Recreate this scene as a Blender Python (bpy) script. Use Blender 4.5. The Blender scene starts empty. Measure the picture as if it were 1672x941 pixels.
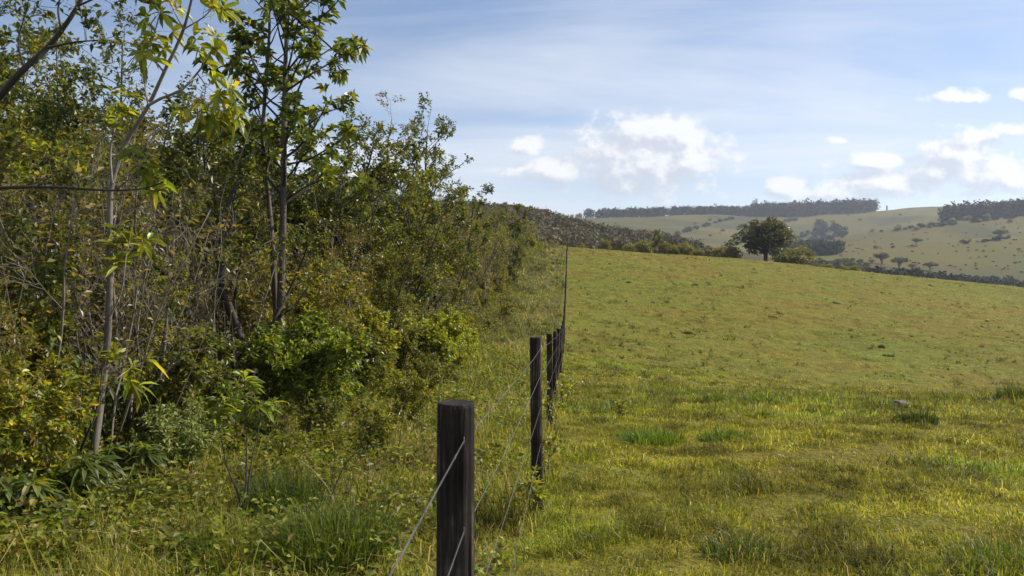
import bpy, math
import numpy as np
from mathutils import Vector

R = math.radians
sc = bpy.context.scene
COL = sc.collection
ZC = 1.86                    # eye height above the ground at the fence
F = 1250.0                   # focal length in photo pixels (1672 wide)
CX, HY = 836.0, 440.0        # optical centre column, horizon row

FX0, FXS = -0.31, 0.0753                              # the fence line: x = FX0 + FXS*y

# ------------------------------------------------------------------ noise
def _hash(ix, iy, s):
    h = (ix.astype(np.int64)*374761393 + iy.astype(np.int64)*668265263 + s*1442695041) & 0x7fffffff
    h = ((h ^ (h >> 13))*1274126177) & 0x7fffffff
    return ((h ^ (h >> 16)) & 0xffff)/65535.0
def vnoise(x, y, s=0):
    x = np.asarray(x, float); y = np.asarray(y, float)
    ix = np.floor(x); iy = np.floor(y); fx = x-ix; fy = y-iy
    fx = fx*fx*(3-2*fx); fy = fy*fy*(3-2*fy)
    a = _hash(ix, iy, s); b = _hash(ix+1, iy, s); c = _hash(ix, iy+1, s); d = _hash(ix+1, iy+1, s)
    return (a*(1-fx)+b*fx)*(1-fy)+(c*(1-fx)+d*fx)*fy
def fbm(x, y, s=0, o=4):
    t = 0; a = .5; n = 0
    for i in range(o):
        t = t+a*vnoise(np.asarray(x)*2**i, np.asarray(y)*2**i, s+i*17); n += a; a *= .5
    return t/n-.5

# ------------------------------------------------------------------ terrain
PX = np.array([-700, 0, 836, 926, 1000, 1140, 1300, 1400, 1500, 1672, 2000, 2600.])
DK = np.array([0, 2, 7, 12, 17, 22, 28, 35, 50, 70, 90, 110, 125, 145])
NEAR = {
 0:   [-1.8, -1.8, -1.95, -2.1, -2.4, -2.6, -2.8, -2.8, -1.8, 0.5, 3.5, 6, 7, 7],
 836: [-1.8, -1.86, -2.2, -2.45, -2.8, -3.2, -3.5, -3.6, -2.9, -0.8, 1.9, 3.9, 4.3, 4.2],
 926: [-1.8, -1.86, -2.2, -2.5, -2.9, -3.3, -3.75, -4.0, -3.45, -1.35, 1.25, 3.08, 3.2, 2.3],
 1000:[-1.8, -1.86, -2.18, -2.5, -2.92, -3.38, -3.9, -4.25, -3.75, -1.7, .8, 2.65, 2.8, 2.3],
 1140:[-1.8, -1.86, -2.15, -2.5, -2.95, -3.5, -4.2, -4.75, -4.3, -2.4, -0.1, 1.6, 2.1, 2.0],
 1300:[-1.8, -1.86, -2.12, -2.47, -2.95, -3.6, -4.5, -5.25, -5.0, -3.4, -1.4, .2, .75, .7],
 1400:[-1.8, -1.86, -2.1, -2.45, -2.95, -3.7, -4.7, -5.6, -5.4, -4.1, -2.3, -0.9, -0.4, -0.5],
 1500:[-1.8, -1.86, -2.1, -2.45, -2.93, -3.7, -4.8, -5.8, -5.7, -4.6, -3.2, -2.0, -1.5, -1.5],
 1672:[-1.8, -1.86, -2.1, -2.45, -2.9, -3.7, -4.9, -6.0, -6.1, -5.4, -4.6, -3.8, -3.3, -3.4],
 2000:[-1.8, -1.86, -2.1, -2.4, -2.9, -3.7, -4.9, -6.1, -6.5, -6.3, -6, -5.8, -5.6, -6],
}
NEAR[-700] = NEAR[0]; NEAR[2600] = NEAR[2000]
FK = np.array([180, 250, 320, 420, 560, 650, 800, 950, 1100, 1250, 1400, 2600.])
FAR = {
 0:   [385, 350, 330, 345, 350, 352, 355, 357, 358, 360, 365, 405],
 836: [405, 380, 346, 360, 365, 365, 365, 362, 360, 358, 365, 405],
 926: [422, 400, 366, 380, 385, 385, 380, 372, 362, 356, 362, 405],
 1000:[430, 410, 382, 392, 396, 396, 388, 374, 362, 353, 360, 405],
 1140:[440, 425, 401, 408, 407, 404, 394, 378, 363, 353, 360, 405],
 1300:[455, 445, 428, 425, 412, 419, 397, 396, 366, 350, 358, 405],
 1400:[465, 455, 440, 430, 407, 421, 382, 390, 362, 345, 354, 405],
 1500:[475, 466, 455, 443, 396, 412, 367, 378, 352, 339, 350, 405],
 1672:[495, 490, 480, 464, 387, 404, 352, 360, 344, 338, 350, 405],
 2000:[500, 495, 490, 470, 380, 384, 340, 344, 335, 330, 345, 405],
}
FAR[-700] = FAR[0]; FAR[2600] = FAR[2000]
KD = np.concatenate([DK, FK])
TAB = np.array([NEAR[int(p)] + [(HY-v)/F*d for v, d in zip(FAR[int(p)], FK)] for p in PX])   # (px, d)

def _slopes(x, y):                                   # monotone cubic slopes along the last axis
    h = np.diff(x); dl = np.diff(y, axis=-1)/h
    m = np.zeros_like(y)
    w1 = 2*h[1:]+h[:-1]; w2 = h[1:]+2*h[:-1]
    a, b = dl[..., :-1], dl[..., 1:]
    ok = a*b > 0
    with np.errstate(all='ignore'):
        hm = (w1+w2)/(w1/a+w2/b)
    m[..., 1:-1] = np.where(ok, hm, 0)
    m[..., 0] = dl[..., 0]; m[..., -1] = dl[..., -1]
    return m
_MPX = _slopes(PX, TAB.T).T                          # slopes across px for every d
def _herm(t, h, y0, y1, m0, m1):
    t2 = t*t; t3 = t2*t
    return (2*t3-3*t2+1)*y0+(t3-2*t2+t)*h*m0+(-2*t3+3*t2)*y1+(t3-t2)*h*m1
def H(x, y):
    """Ground height (world z) at world x, y."""
    shp = np.broadcast(np.asarray(x), np.asarray(y)).shape
    x = np.broadcast_to(np.asarray(x, float), shp).ravel(); y = np.broadcast_to(np.asarray(y, float), shp).ravel()
    out = np.empty(x.size)
    for s in range(0, x.size, 60000):
        xx = x[s:s+60000]; yy = y[s:s+60000]
        px = np.clip(CX+F*xx/np.maximum(yy, 9.0), PX[0], PX[-1]-1e-6)
        i = np.clip(np.searchsorted(PX, px, side='right')-1, 0, len(PX)-2)
        h = (PX[i+1]-PX[i])[:, None]; t = ((px-PX[i])[:, None])/h
        row = _herm(t, h, TAB[i], TAB[i+1], _MPX[i], _MPX[i+1])
        d = np.clip(yy, KD[0], KD[-1]-1e-6)
        m = _slopes(KD, row)
        j = np.clip(np.searchsorted(KD, d, side='right')-1, 0, len(KD)-2)
        k = np.arange(len(xx)); hh = KD[j+1]-KD[j]; tt = (d-KD[j])/hh
        z = _herm(tt, hh, row[k, j], row[k, j+1], m[k, j], m[k, j+1])
        z += .09*fbm(xx/2.6, yy/2.6, 3, 3)*np.clip(1.3-yy/60, .5, 1)          # soft lumps of the turf
        z += .05*fbm(xx/.7, yy/.7, 9, 2)*np.clip((16-yy)/10, 0, 1)
        z += .35*fbm(xx/14, yy/14, 5, 2)*np.clip((yy-20)/30, 0, 1)*np.clip((170-yy)/60, 0, 1)
        sl = np.clip((yy-14)/10, 0, 1)*np.clip((170-yy)/40, 0, 1)*np.clip((xx-FX0-FXS*yy+3)/3, 0, 1)
        z += sl*(.30*fbm(xx/2.2, yy/1.3, 101, 3)-.20*np.clip((vnoise(xx/1.25, yy/.75, 107)-.70)*7, 0, 1)+.13*np.clip((vnoise(xx/.9, yy/.6, 113)-.78)*6, 0, 1))
        far = np.clip((yy-240)/200, 0, 1)
        z += far*14*fbm(xx/150, yy/150, 21, 4)*np.clip(yy/900, .2, 1)
        out[s:s+60000] = z+ZC
    return out.reshape(shp)
def h1(x, y): return float(H(np.array([x]), np.array([y]))[0])
def hit(px, py, dmin=1.0, dmax=2500.0):
    """Ground point a photo pixel sees."""
    d = np.geomspace(dmin, dmax, 4000); x = (px-CX)/F*d
    below = H(x, d) >= ZC+(HY-py)/F*d
    k = int(np.argmax(below)) if below.any() else len(d)-1
    return float(x[k]), float(d[k])
def P3(px, py, d): return np.array([(px-CX)/F*d, d, ZC+(HY-py)/F*d])
def fence_x(y): return FX0+FXS*np.asarray(y, float)
def edge_x(y):                                        # where the thicket begins
    y = np.asarray(y, float)
    return np.interp(y, [0, 5, 8, 13, 17, 25, 40, 60, 85, 108, 125], [-3.3, -3.5, -3.9, -3.7, -2.6, -2.4, -2.2, -1.5, .8, 3.4, 4.5]) + .9*fbm(y/3.0, y*0+7.7, 31, 2)

# ------------------------------------------------------------------ mesh building
class Geo:
    def __init__(s): s.v = []; s.t = []; s.c = []; s.m = []; s.n = 0
    def add(s, v, t, c, m=0):
        v = np.asarray(v, np.float32).reshape(-1, 3); t = np.asarray(t, np.int32).reshape(-1, 3)
        c = np.asarray(c, np.float32)
        if c.ndim == 1: c = np.broadcast_to(c, (len(v), 3))
        s.v.append(v); s.t.append(t+s.n); s.c.append(c); s.m.append(np.full(len(t), m, np.int32)); s.n += len(v)
    def tube(s, pts, rad, sides=5, col=(.1, .08, .06), cap=True, rough=None):
        pts = np.asarray(pts, float); n = len(pts); rad = np.broadcast_to(np.asarray(rad, float), (n,))
        tg = np.gradient(pts, axis=0); tg /= np.linalg.norm(tg, axis=1)[:, None]+1e-9
        ref = np.array([0, 0, 1.]) if abs(tg[:, 2]).mean() < .8 else np.array([1., 0, 0])
        a = np.cross(tg, ref); a /= np.linalg.norm(a, axis=1)[:, None]+1e-9; b = np.cross(tg, a)
        ang = np.arange(sides)*2*np.pi/sides
        rr = rad[:, None]*np.ones((1, sides))
        if rough is not None: rr = rr*(1+rough)
        ring = pts[:, None]+rr[..., None]*(np.cos(ang)[None, :, None]*a[:, None]+np.sin(ang)[None, :, None]*b[:, None])
        v = ring.reshape(-1, 3)
        i = np.arange(n-1)[:, None]*sides+np.arange(sides)[None]; j = np.arange(n-1)[:, None]*sides+(np.arange(sides)[None]+1) % sides
        q = np.stack([i, j, j+sides, i+sides], -1).reshape(-1, 4)
        t = np.concatenate([q[:, [0, 1, 2]], q[:, [0, 2, 3]]])
        if cap:
            v = np.concatenate([v, pts[-1:]]); k = np.arange(sides); o = (n-1)*sides
            t = np.concatenate([t, np.stack([o+k, o+(k+1) % sides, np.full(sides, n*sides)], -1)])
        s.add(v, t, col)
    def mesh(s, name, mats, smooth=False):
        me = bpy.data.meshes.new(name)
        v = np.concatenate(s.v); t = np.concatenate(s.t); c = np.concatenate(s.c); m = np.concatenate(s.m)
        me.vertices.add(len(v)); me.vertices.foreach_set('co', v.ravel())
        me.loops.add(t.size); me.loops.foreach_set('vertex_index', t.ravel())
        me.polygons.add(len(t)); me.polygons.foreach_set('loop_start', np.arange(0, t.size, 3, dtype=np.int32))
        try: me.polygons.foreach_set('loop_total', np.full(len(t), 3, np.int32))
        except Exception: pass
        me.polygons.foreach_set('material_index', m)
        me.polygons.foreach_set('use_smooth', np.full(len(t), smooth))
        at = me.attributes.new('tint', 'FLOAT_COLOR', 'POINT')
        at.data.foreach_set('color', np.concatenate([c, np.ones((len(c), 1), np.float32)], 1).ravel())
        for mt in (mats if isinstance(mats, (list, tuple)) else [mats]): me.materials.append(mt)
        me.update(calc_edges=True)
        return me
def link(name, me, parent=None):
    o = bpy.data.objects.new(name, me); COL.objects.link(o)
    if parent: o.parent = parent
    return o
def tag(o, label=None, cat=None, group=None, kind=None):
    for k, v in (('label', label), ('category', cat), ('group', group), ('kind', kind)):
        if v: o[k] = v
    return o
def empty(name, loc, rz=0, scale=1):
    o = bpy.data.objects.new(name, None); COL.objects.link(o)
    o.empty_display_size = .3
    o.location = [float(q) for q in loc]; o.rotation_euler = (0, 0, rz)
    o.scale = (scale,)*3 if np.isscalar(scale) else scale
    return o

# ------------------------------------------------------------------ node helper + materials
class NT:
    def __init__(s, tree): s.t = tree; s.n = tree.nodes; s.l = tree.links
    def node(s, typ, **kw):
        nd = s.n.new(typ)
        for k, v in kw.items():
            if k.startswith('_'): setattr(nd, k[1:], v)
            else:
                inp = nd.inputs[int(k[1:])] if k[0] == 'i' and k[1:].isdigit() else nd.inputs[k.replace('__', ' ')]
                s.put(inp, v)
        return nd
    def put(s, inp, v):
        if isinstance(v, bpy.types.NodeSocket): s.l.new(v, inp)
        elif isinstance(v, bpy.types.Node): s.l.new(v.outputs[0], inp)
        else:
            if hasattr(inp, 'default_value'):
                if isinstance(v, tuple) and len(v) == 3 and inp.type == 'RGBA': v = v+(1,)
                inp.default_value = v
    def m(s, op, a, b=0.0, c=0.0, clamp=False):
        nd = s.n.new('ShaderNodeMath'); nd.operation = op; nd.use_clamp = clamp
        for i, v in enumerate((a, b, c)): s.put(nd.inputs[i], v)
        return nd.outputs[0]
    def ss(s, x, lo, hi):
        nd = s.n.new('ShaderNodeMapRange'); nd.interpolation_type = 'SMOOTHSTEP'
        s.put(nd.inputs[0], x); nd.inputs[1].default_value = lo; nd.inputs[2].default_value = hi
        return nd.outputs[0]
    def mix(s, f, a, b, typ='MIX'):
        nd = s.n.new('ShaderNodeMix'); nd.data_type = 'RGBA'; nd.blend_type = typ
        s.put(nd.inputs[0], f); s.put(nd.inputs[6], a); s.put(nd.inputs[7], b)
        return nd.outputs[2]
    def noise(s, vec, scale, detail=4, rough=.55, dist=0):
        nd = s.node('ShaderNodeTexNoise', Vector=vec, Scale=scale, Detail=detail, Roughness=rough, Distortion=dist)
        return nd.outputs[0]
def new_mat(name):
    m = bpy.data.materials.new(name); m.use_nodes = True; t = NT(m.node_tree); t.n.clear()
    return m, t, t.n.new('ShaderNodeOutputMaterial')
def leaf_mat(name, transl=.4, rough=.38, spec=.5, boost=(1.7, 1.6, .7), gain=1.0):
    m, t, out = new_mat(name)
    at = t.node('ShaderNodeAttribute', _attribute_name='tint')
    oi = t.node('ShaderNodeObjectInfo')
    f = t.m('MULTIPLY_ADD', oi.outputs['Random'], .6, gain)
    col = t.node('ShaderNodeVectorMath', _operation='SCALE', i0=at.outputs['Color'], Scale=f).outputs[0]
    p = t.node('ShaderNodeBsdfPrincipled', Base__Color=col, Roughness=rough)
    p.inputs['Specular IOR Level'].default_value = spec
    c2 = t.mix(1.0, col, boost, 'MULTIPLY')
    tr = t.node('ShaderNodeBsdfTranslucent', Color=c2)
    mx = t.node('ShaderNodeMixShader', i0=transl, i1=p, i2=tr)
    t.l.new(mx.outputs[0], out.inputs[0]); return m
def bark_mat(name, scale=14, rough=.85, contrast=.9):
    m, t, out = new_mat(name)
    at = t.node('ShaderNodeAttribute', _attribute_name='tint')
    tc = t.node('ShaderNodeTexCoord')
    mp = t.node('ShaderNodeMapping', Vector=tc.outputs['Object']); mp.inputs['Scale'].default_value = (1, 1, .35)
    n = t.noise(mp.outputs[0], scale, 6, .65)
    n2 = t.noise(tc.outputs['Object'], 3.2, 3)
    k = t.m('MULTIPLY_ADD', t.m('MULTIPLY_ADD', n, .7, t.m('MULTIPLY', n2, .5)), contrast*2.0, 1-contrast*1.2)
    col = t.node('ShaderNodeVectorMath', _operation='SCALE', i0=at.outputs['Color'], Scale=t.m('MAXIMUM', k, .15)).outputs[0]
    b = t.node('ShaderNodeBump', Strength=.6, Distance=.01, Height=n)
    p = t.node('ShaderNodeBsdfPrincipled', Base__Color=col, Roughness=rough, Normal=b.outputs[0])
    t.l.new(p.outputs[0], out.inputs[0]); return m
M_LEAF = leaf_mat('leaf', .45, .40, .5, (1.9, 1.6, .6), 1.95)
M_LEAFDULL = leaf_mat('leaf_dull', .25, .6, .3, (1.6, 1.4, .8), 1.6)
M_GRASS = leaf_mat('grass_blade', .42, .5, .35, (1.55, 1.55, .7), 1.32)
M_DRY = leaf_mat('dry_grass', .25, .6, .3, (1.2, 1.1, .9))
M_BARK = bark_mat('bark')
M_FAR = leaf_mat('far_foliage', .15, .8, .1, (1.3, 1.3, .8), .75)

# ------------------------------------------------------------------ camera
cam = bpy.data.cameras.new('camera'); co = bpy.data.objects.new('camera', cam); COL.objects.link(co)
cam.sensor_fit = 'HORIZONTAL'; cam.sensor_width = 36; cam.lens = 36*F/1672
cam.shift_y = -(470.5-HY)/1672
cam.clip_start = .05; cam.clip_end = 20000
co.location = (0, 0, ZC); co.rotation_euler = (R(90), 0, 0)
cam.dof.use_dof = True; cam.dof.focus_distance = 14; cam.dof.aperture_fstop = 7.1
sc.camera = co

# ------------------------------------------------------------------ light
SUN_AZ, SUN_EL = R(67), R(41)
S = Vector((math.sin(SUN_AZ)*math.cos(SUN_EL), math.cos(SUN_AZ)*math.cos(SUN_EL), math.sin(SUN_EL)))
sun = bpy.data.lights.new('sun', 'SUN'); so = bpy.data.objects.new('sun', sun); COL.objects.link(so)
sun.energy = 5.0; sun.angle = R(.53); sun.color = (1, .92, .79)
so.rotation_euler = (-S).to_track_quat('-Z', 'Y').to_euler(); so.location = (30, 20, 60)

w = bpy.data.worlds.new('World'); sc.world = w; w.use_nodes = True
t = NT(w.node_tree); t.n.clear()
out = t.n.new('ShaderNodeOutputWorld')
sky = t.node('ShaderNodeTexSky', _sky_type='NISHITA', _sun_disc=False, _sun_elevation=SUN_EL, _sun_rotation=SUN_AZ,
             _air_density=1.0, _dust_density=.4, _ozone_density=2.6, _altitude=600)
tc = t.node('ShaderNodeTexCoord')
sep = t.node('ShaderNodeSeparateXYZ', i0=tc.outputs['Generated'])
X, Y, Z = sep.outputs
Yc = t.m('MAXIMUM', Y, .02)
U = t.m('DIVIDE', X, Yc); E = t.m('DIVIDE', Z, Yc)      # direction on the plane one metre ahead
front = t.ss(Y, .05, .3)
# high thin cloud: noise on a cloud layer overhead, drawn out in streaks
zc = t.m('ADD', t.m('MAXIMUM', Z, 0.0), .06)
cv = t.node('ShaderNodeCombineXYZ', i0=t.m('DIVIDE', X, zc), i1=t.m('DIVIDE', Y, zc), i2=0.0)
mp = t.node('ShaderNodeMapping', Vector=cv.outputs[0]); mp.inputs['Rotation'].default_value = (0, 0, R(-14)); mp.inputs['Scale'].default_value = (.42, .95, 1); mp.inputs['Location'].default_value = (1.3, .55, 0)
n1 = t.noise(mp.outputs[0], .62, 7, .6, .9)
n2 = t.noise(cv.outputs[0], .28, 3, .5)
cir = t.ss(t.m('MULTIPLY_ADD', n2, .75, n1), .70, 1.16)
low = t.m('SUBTRACT', 1.0, t.ss(E, .015, .27))
cir = t.m('MULTIPLY', cir, .72)
# cumulus: (photo px, py, rx, ry)
CL = [(1060,250,105,48),(1062,222,92,30),(1060,272,112,44),(1125,268,46,26),(1000,288,62,28),(905,280,68,18),(862,238,26,15),
      (1560,252,52,30),(1535,276,66,26),(1612,288,62,26),(1290,308,34,16),(1350,316,90,15),(1567,159,46,12),(1668,154,22,9),
      (1600,223,36,11),(1655,212,40,10),(1430,264,62,13),(1665,296,50,22),(1450,300,80,22),(1370,229,16,5)]
def cumulus(du, de):
    v0 = t.node('ShaderNodeCombineXYZ', i0=t.m('ADD', U, du), i1=t.m('ADD', E, de), i2=0.0).outputs[0]
    mp = t.node('ShaderNodeVectorMath', _operation='MULTIPLY', i0=v0, i1=(1, 1.25, 1)).outputs[0]
    fine = t.noise(mp, 24, 9, .58)
    dist = None
    for px, py, rx, ry in CL:
        iv = (F/rx, F/ry, 0); of = (-(px-CX)/rx, -(HY-py)/ry, 0)
        q = t.node('ShaderNodeVectorMath', _operation='MULTIPLY_ADD', i0=v0, i1=iv, i2=of).outputs[0]
        q = t.node('ShaderNodeVectorMath', _operation='LENGTH', i0=q).outputs['Value']
        dist = q if dist is None else t.m('SMOOTH_MIN', dist, q, .3)
    cov = t.m('MAXIMUM', t.m('SUBTRACT', 1.25, dist), -.9)
    f2 = t.noise(mp, 70, 5, .6)
    return t.m('MULTIPLY_ADD', t.m('SUBTRACT', f2, .5), 1.0, t.m('MULTIPLY_ADD', t.m('SUBTRACT', fine, .5), 2.9, cov))
c0 = cumulus(0, 0)
c1 = cumulus(.020, .016)
dens = t.m('MULTIPLY', t.ss(c0, -.28, .62), t.m('MULTIPLY', front, t.m('MULTIPLY_ADD', t.ss(E, .03, .12), .45, .5)))
shade = t.ss(t.m('SUBTRACT', c0, c1), -.45, .75)            # rises towards the sun side = lit rim
K = 1.0
lit = t.mix(shade, (5.9, 6.4, 7.4), (9.7, 9.7, 9.7))
skyc = t.mix(1.0, sky.outputs[0], (1.08, 1.10, 1.17), 'MULTIPLY')
hz = t.m('MULTIPLY', t.m('POWER', t.m('SUBTRACT', 1.0, t.m('MINIMUM', t.m('MAXIMUM', Z, 0.0), 1.0)), 7.0), .8)
skyc = t.mix(hz, skyc, (8.4, 8.9, 9.6))
skyc = t.mix(cir, skyc, (8.6, 8.9, 9.4))
skyc = t.mix(t.m('MULTIPLY', dens, .92), skyc, lit)
bg = t.node('ShaderNodeBackground', Color=skyc, Strength=.079)
t.l.new(bg.outputs[0], out.inputs[0])
w.cycles.sampling_method = 'MANUAL'; w.cycles.sample_map_resolution = 512

sc.view_settings.view_transform = 'Standard'; sc.view_settings.look = 'None'
sc.view_settings.exposure = .47; sc.view_settings.gamma = 1; sc.view_settings.use_curve_mapping = False
sc.render.engine = 'CYCLES'
cy = sc.cycles
cy.max_bounces = 6; cy.diffuse_bounces = 3; cy.glossy_bounces = 2; cy.transmission_bounces = 3; cy.volume_bounces = 0; cy.transparent_max_bounces = 4
cy.use_denoising = True
try: cy.denoiser = 'OPENIMAGEDENOISE'
except Exception: pass
cy.sample_clamp_indirect = 4
cy.use_adaptive_sampling = True; cy.adaptive_threshold = .02
sc.render.use_persistent_data = False

# ------------------------------------------------------------------ ground sheet
def spaced(a, step, g, cap=1e9, until=0):
    r = [0.0]; s = step
    while r[-1] < a:
        r.append(r[-1]+s); s = min(s*g, cap) if r[-1] < until or not until else s*1.12
    return np.array(r)
def lines(a, step, g, c1, u1, c2, u2):
    r = [0.0]; s = step
    while r[-1] < a:
        r.append(r[-1]+s); x_ = r[-1]
        s = min(s*g, c1) if x_ < u1 else (min(s*1.06, c2) if x_ < u2 else s*1.12)
    return np.array(r)
ys = lines(2600, .13, 1.016, .42, 128, 7, 1450); ys = np.concatenate([-spaced(60, .3, 1.12, 20)[:0:-1], ys])
xs = lines(2200, .16, 1.022, .5, 92, 9, 1000); xs = np.concatenate([-xs[:0:-1], xs])
gx, gy = np.meshgrid(xs, ys); gz = H(gx, gy)
nx, ny = len(xs), len(ys)
i = (np.arange(ny-1)[:, None]*nx+np.arange(nx-1)[None]).ravel()
tri = np.concatenate([np.stack([i, i+1, i+nx+1], -1), np.stack([i, i+nx+1, i+nx], -1)])
# what grows there decides the colour: pasture, trodden verge, litter under the thicket, far dry pasture
X_, Y_ = gx.ravel(), gy.ravel()
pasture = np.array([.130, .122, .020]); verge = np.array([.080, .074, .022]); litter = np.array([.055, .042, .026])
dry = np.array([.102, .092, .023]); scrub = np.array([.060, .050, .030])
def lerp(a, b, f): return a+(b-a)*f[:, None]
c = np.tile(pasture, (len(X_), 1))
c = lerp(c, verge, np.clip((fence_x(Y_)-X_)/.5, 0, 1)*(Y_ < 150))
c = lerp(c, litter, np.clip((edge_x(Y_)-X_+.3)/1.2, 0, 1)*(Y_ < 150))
fpx = CX+F*X_/np.maximum(Y_, 9)
c = lerp(c, scrub, np.clip((Y_-140)/30, 0, 1))
c = lerp(c, dry, np.clip((Y_-400)/60, 0, 1))
gg = fbm(X_/90, Y_/90, 41, 3)
c = lerp(c, np.array([.050, .052, .020]), np.clip(gg*3.2+.1, 0, .8)*(Y_ > 300))
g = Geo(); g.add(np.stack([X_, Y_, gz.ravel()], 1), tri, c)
m, t, o_ = new_mat('turf')
at = t.node('ShaderNodeAttribute', _attribute_name='tint')
ge = t.node('ShaderNodeNewGeometry'); pos = ge.outputs['Position']
a1 = t.noise(pos, .16, 5, .6); a2 = t.noise(pos, 1.1, 5, .65); a3 = t.noise(pos, 9, 4, .7); a4 = t.noise(pos, .02, 4, .6)
k = t.m('ADD', t.m('MULTIPLY', t.m('SUBTRACT', a2, .5), .9), t.m('MULTIPLY', t.m('SUBTRACT', a3, .5), 1.1))
a6 = t.noise(pos, 2.4, 4, .65)
k = t.m('ADD', k, t.m('MULTIPLY', t.m('SUBTRACT', a6, .5), 1.5))
k = t.m('ADD', t.m('ADD', k, t.m('MULTIPLY', t.m('SUBTRACT', a1, .5), .5)), 1.0)
k = t.m('MAXIMUM', k, .25)
col = t.node('ShaderNodeVectorMath', _operation='SCALE', i0=at.outputs['Color'], Scale=k).outputs[0]
hue = t.ss(t.m('ADD', t.m('MULTIPLY', a1, .6), t.m('MULTIPLY', a4, .5)), .42, .7)
col = t.mix(hue, t.mix(1.0, col, (1.18, 1.0, .95), 'MULTIPLY'), t.mix(1.0, col, (.86, 1.04, .8), 'MULTIPLY'))
a5 = t.noise(pos, 2.6, 3, .6)
hgt = t.m('ADD', t.m('ADD', t.m('MULTIPLY', a2, .5), t.m('MULTIPLY', a5, .55)), t.m('MULTIPLY', a3, .2))
b = t.node('ShaderNodeBump', Strength=1.0, Distance=.25, Height=hgt)
p = t.node('ShaderNodeBsdfPrincipled', Base__Color=col, Roughness=.95, Normal=b.outputs[0])
p.inputs['Specular IOR Level'].default_value = .1
t.l.new(p.outputs[0], o_.inputs[0]); M_TURF = m
tag(link('ground', g.mesh('ground', M_TURF, True)), 'rolling pasture ground with hills beyond', None, None, 'structure')

# ------------------------------------------------------------------ wire fence
m, t, o_ = new_mat('weathered_post')
tc = t.node('ShaderNodeTexCoord')
mp = t.node('ShaderNodeMapping', Vector=tc.outputs['Object']); mp.inputs['Scale'].default_value = (1, 1, .045)
n1 = t.noise(mp.outputs[0], 70, 5, .6); n2 = t.noise(tc.outputs['Object'], 5, 4, .6); n3 = t.noise(mp.outputs[0], 240, 3, .6)
k = t.m('ADD', t.m('MULTIPLY', n1, .6), t.m('MULTIPLY', n2, .45))
rp = t.node('ShaderNodeValToRGB', i0=k)
e = rp.color_ramp.elements
e[0].position = .38; e[0].color = (.005, .004, .0037, 1); e[1].position = .70; e[1].color = (.15, .12, .10, 1)
x = e.new(.55); x.color = (.030, .022, .018, 1)
b = t.node('ShaderNodeBump', Strength=.9, Distance=.006, Height=t.m('ADD', n1, t.m('MULTIPLY', n3, .5)))
p = t.node('ShaderNodeBsdfPrincipled', Base__Color=rp.outputs[0], Roughness=.8, Normal=b.outputs[0])
p.inputs['Specular IOR Level'].default_value = .2
t.l.new(p.outputs[0], o_.inputs[0]); M_POST = m
m, t, o_ = new_mat('galvanised_wire')
p = t.node('ShaderNodeBsdfPrincipled', Base__Color=(.36, .36, .37), Roughness=.42, Metallic=.75)
tc = t.node('ShaderNodeTexCoord'); n1 = t.noise(tc.outputs['Object'], 6, 3)
t.put(p.inputs['Base Color'], t.mix(n1, (.10, .09, .082), (.27, .265, .26)))
t.l.new(p.outputs[0], o_.inputs[0]); M_WIRE = m

rng = np.random.default_rng(5)
fence = tag(empty('wire_fence', (FX0+.157, 2.08, h1(FX0+.157, 2.08))), 'dark wooden post fence with galvanised wires running up the slope', 'fence')
fo = np.array(fence.location)
PD = [2.08+4.82*k for k in range(24)]
tops = []
for k, d in enumerate(PD):
    x = float(fence_x(d)); zg = h1(x, d)
    ztop = {0: ZC-.361, 1: ZC-.612, 2: ZC-.985}.get(k, zg+1.52+rng.uniform(-.07, .09))
    r0 = [.0505, .050, .044][k] if k < 3 else rng.uniform(.042, .055)
    lean = [(.003, 0), (-.022, .01), (-.012, .01)][k] if k < 3 else (rng.normal(0, .02), rng.normal(0, .02))
    sd = 48 if k < 2 else 14
    zz = np.concatenate([np.linspace(zg-.3, ztop-.012, 14 if k < 3 else 6), [ztop-.003, ztop]])
    tt = (zz-zg)/(ztop-zg)
    cx = x+lean[0]*(tt-1)*-1*(-1); cyy = d+lean[1]*(tt-1)
    pts = np.stack([cx, cyy, zz], 1)
    rad = r0*(1+.05*(1-tt)); rad[-2] = r0*.955; rad[-1] = r0*.90
    th = np.arange(sd)
    rough = (.035*np.sin(3*th*2*np.pi/sd+k)+.02*rng.normal(size=sd))[None]*np.ones((len(zz), 1))
    rough = rough*(.5 if k < 2 else 1)+.008*rng.normal(size=rough.shape)
    if k < 3:
        for q_ in rng.integers(0, sd, 9 if k < 2 else 4):
            a0 = rng.integers(0, 8); rough[a0:a0+rng.integers(5, 12), q_] -= rng.uniform(.06, .16)
    g = Geo(); g.tube(pts-fo, rad, sd, (.05, .04, .03), True, rough)
    if k == 0: g.v[-1][-1, 2] -= .004
    o = link('post', g.mesh('post', M_POST, False), fence)
    tops.append((x, d, ztop, r0))
    if k == 0: o['label'] = 'thick near post with flat cut top'
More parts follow.
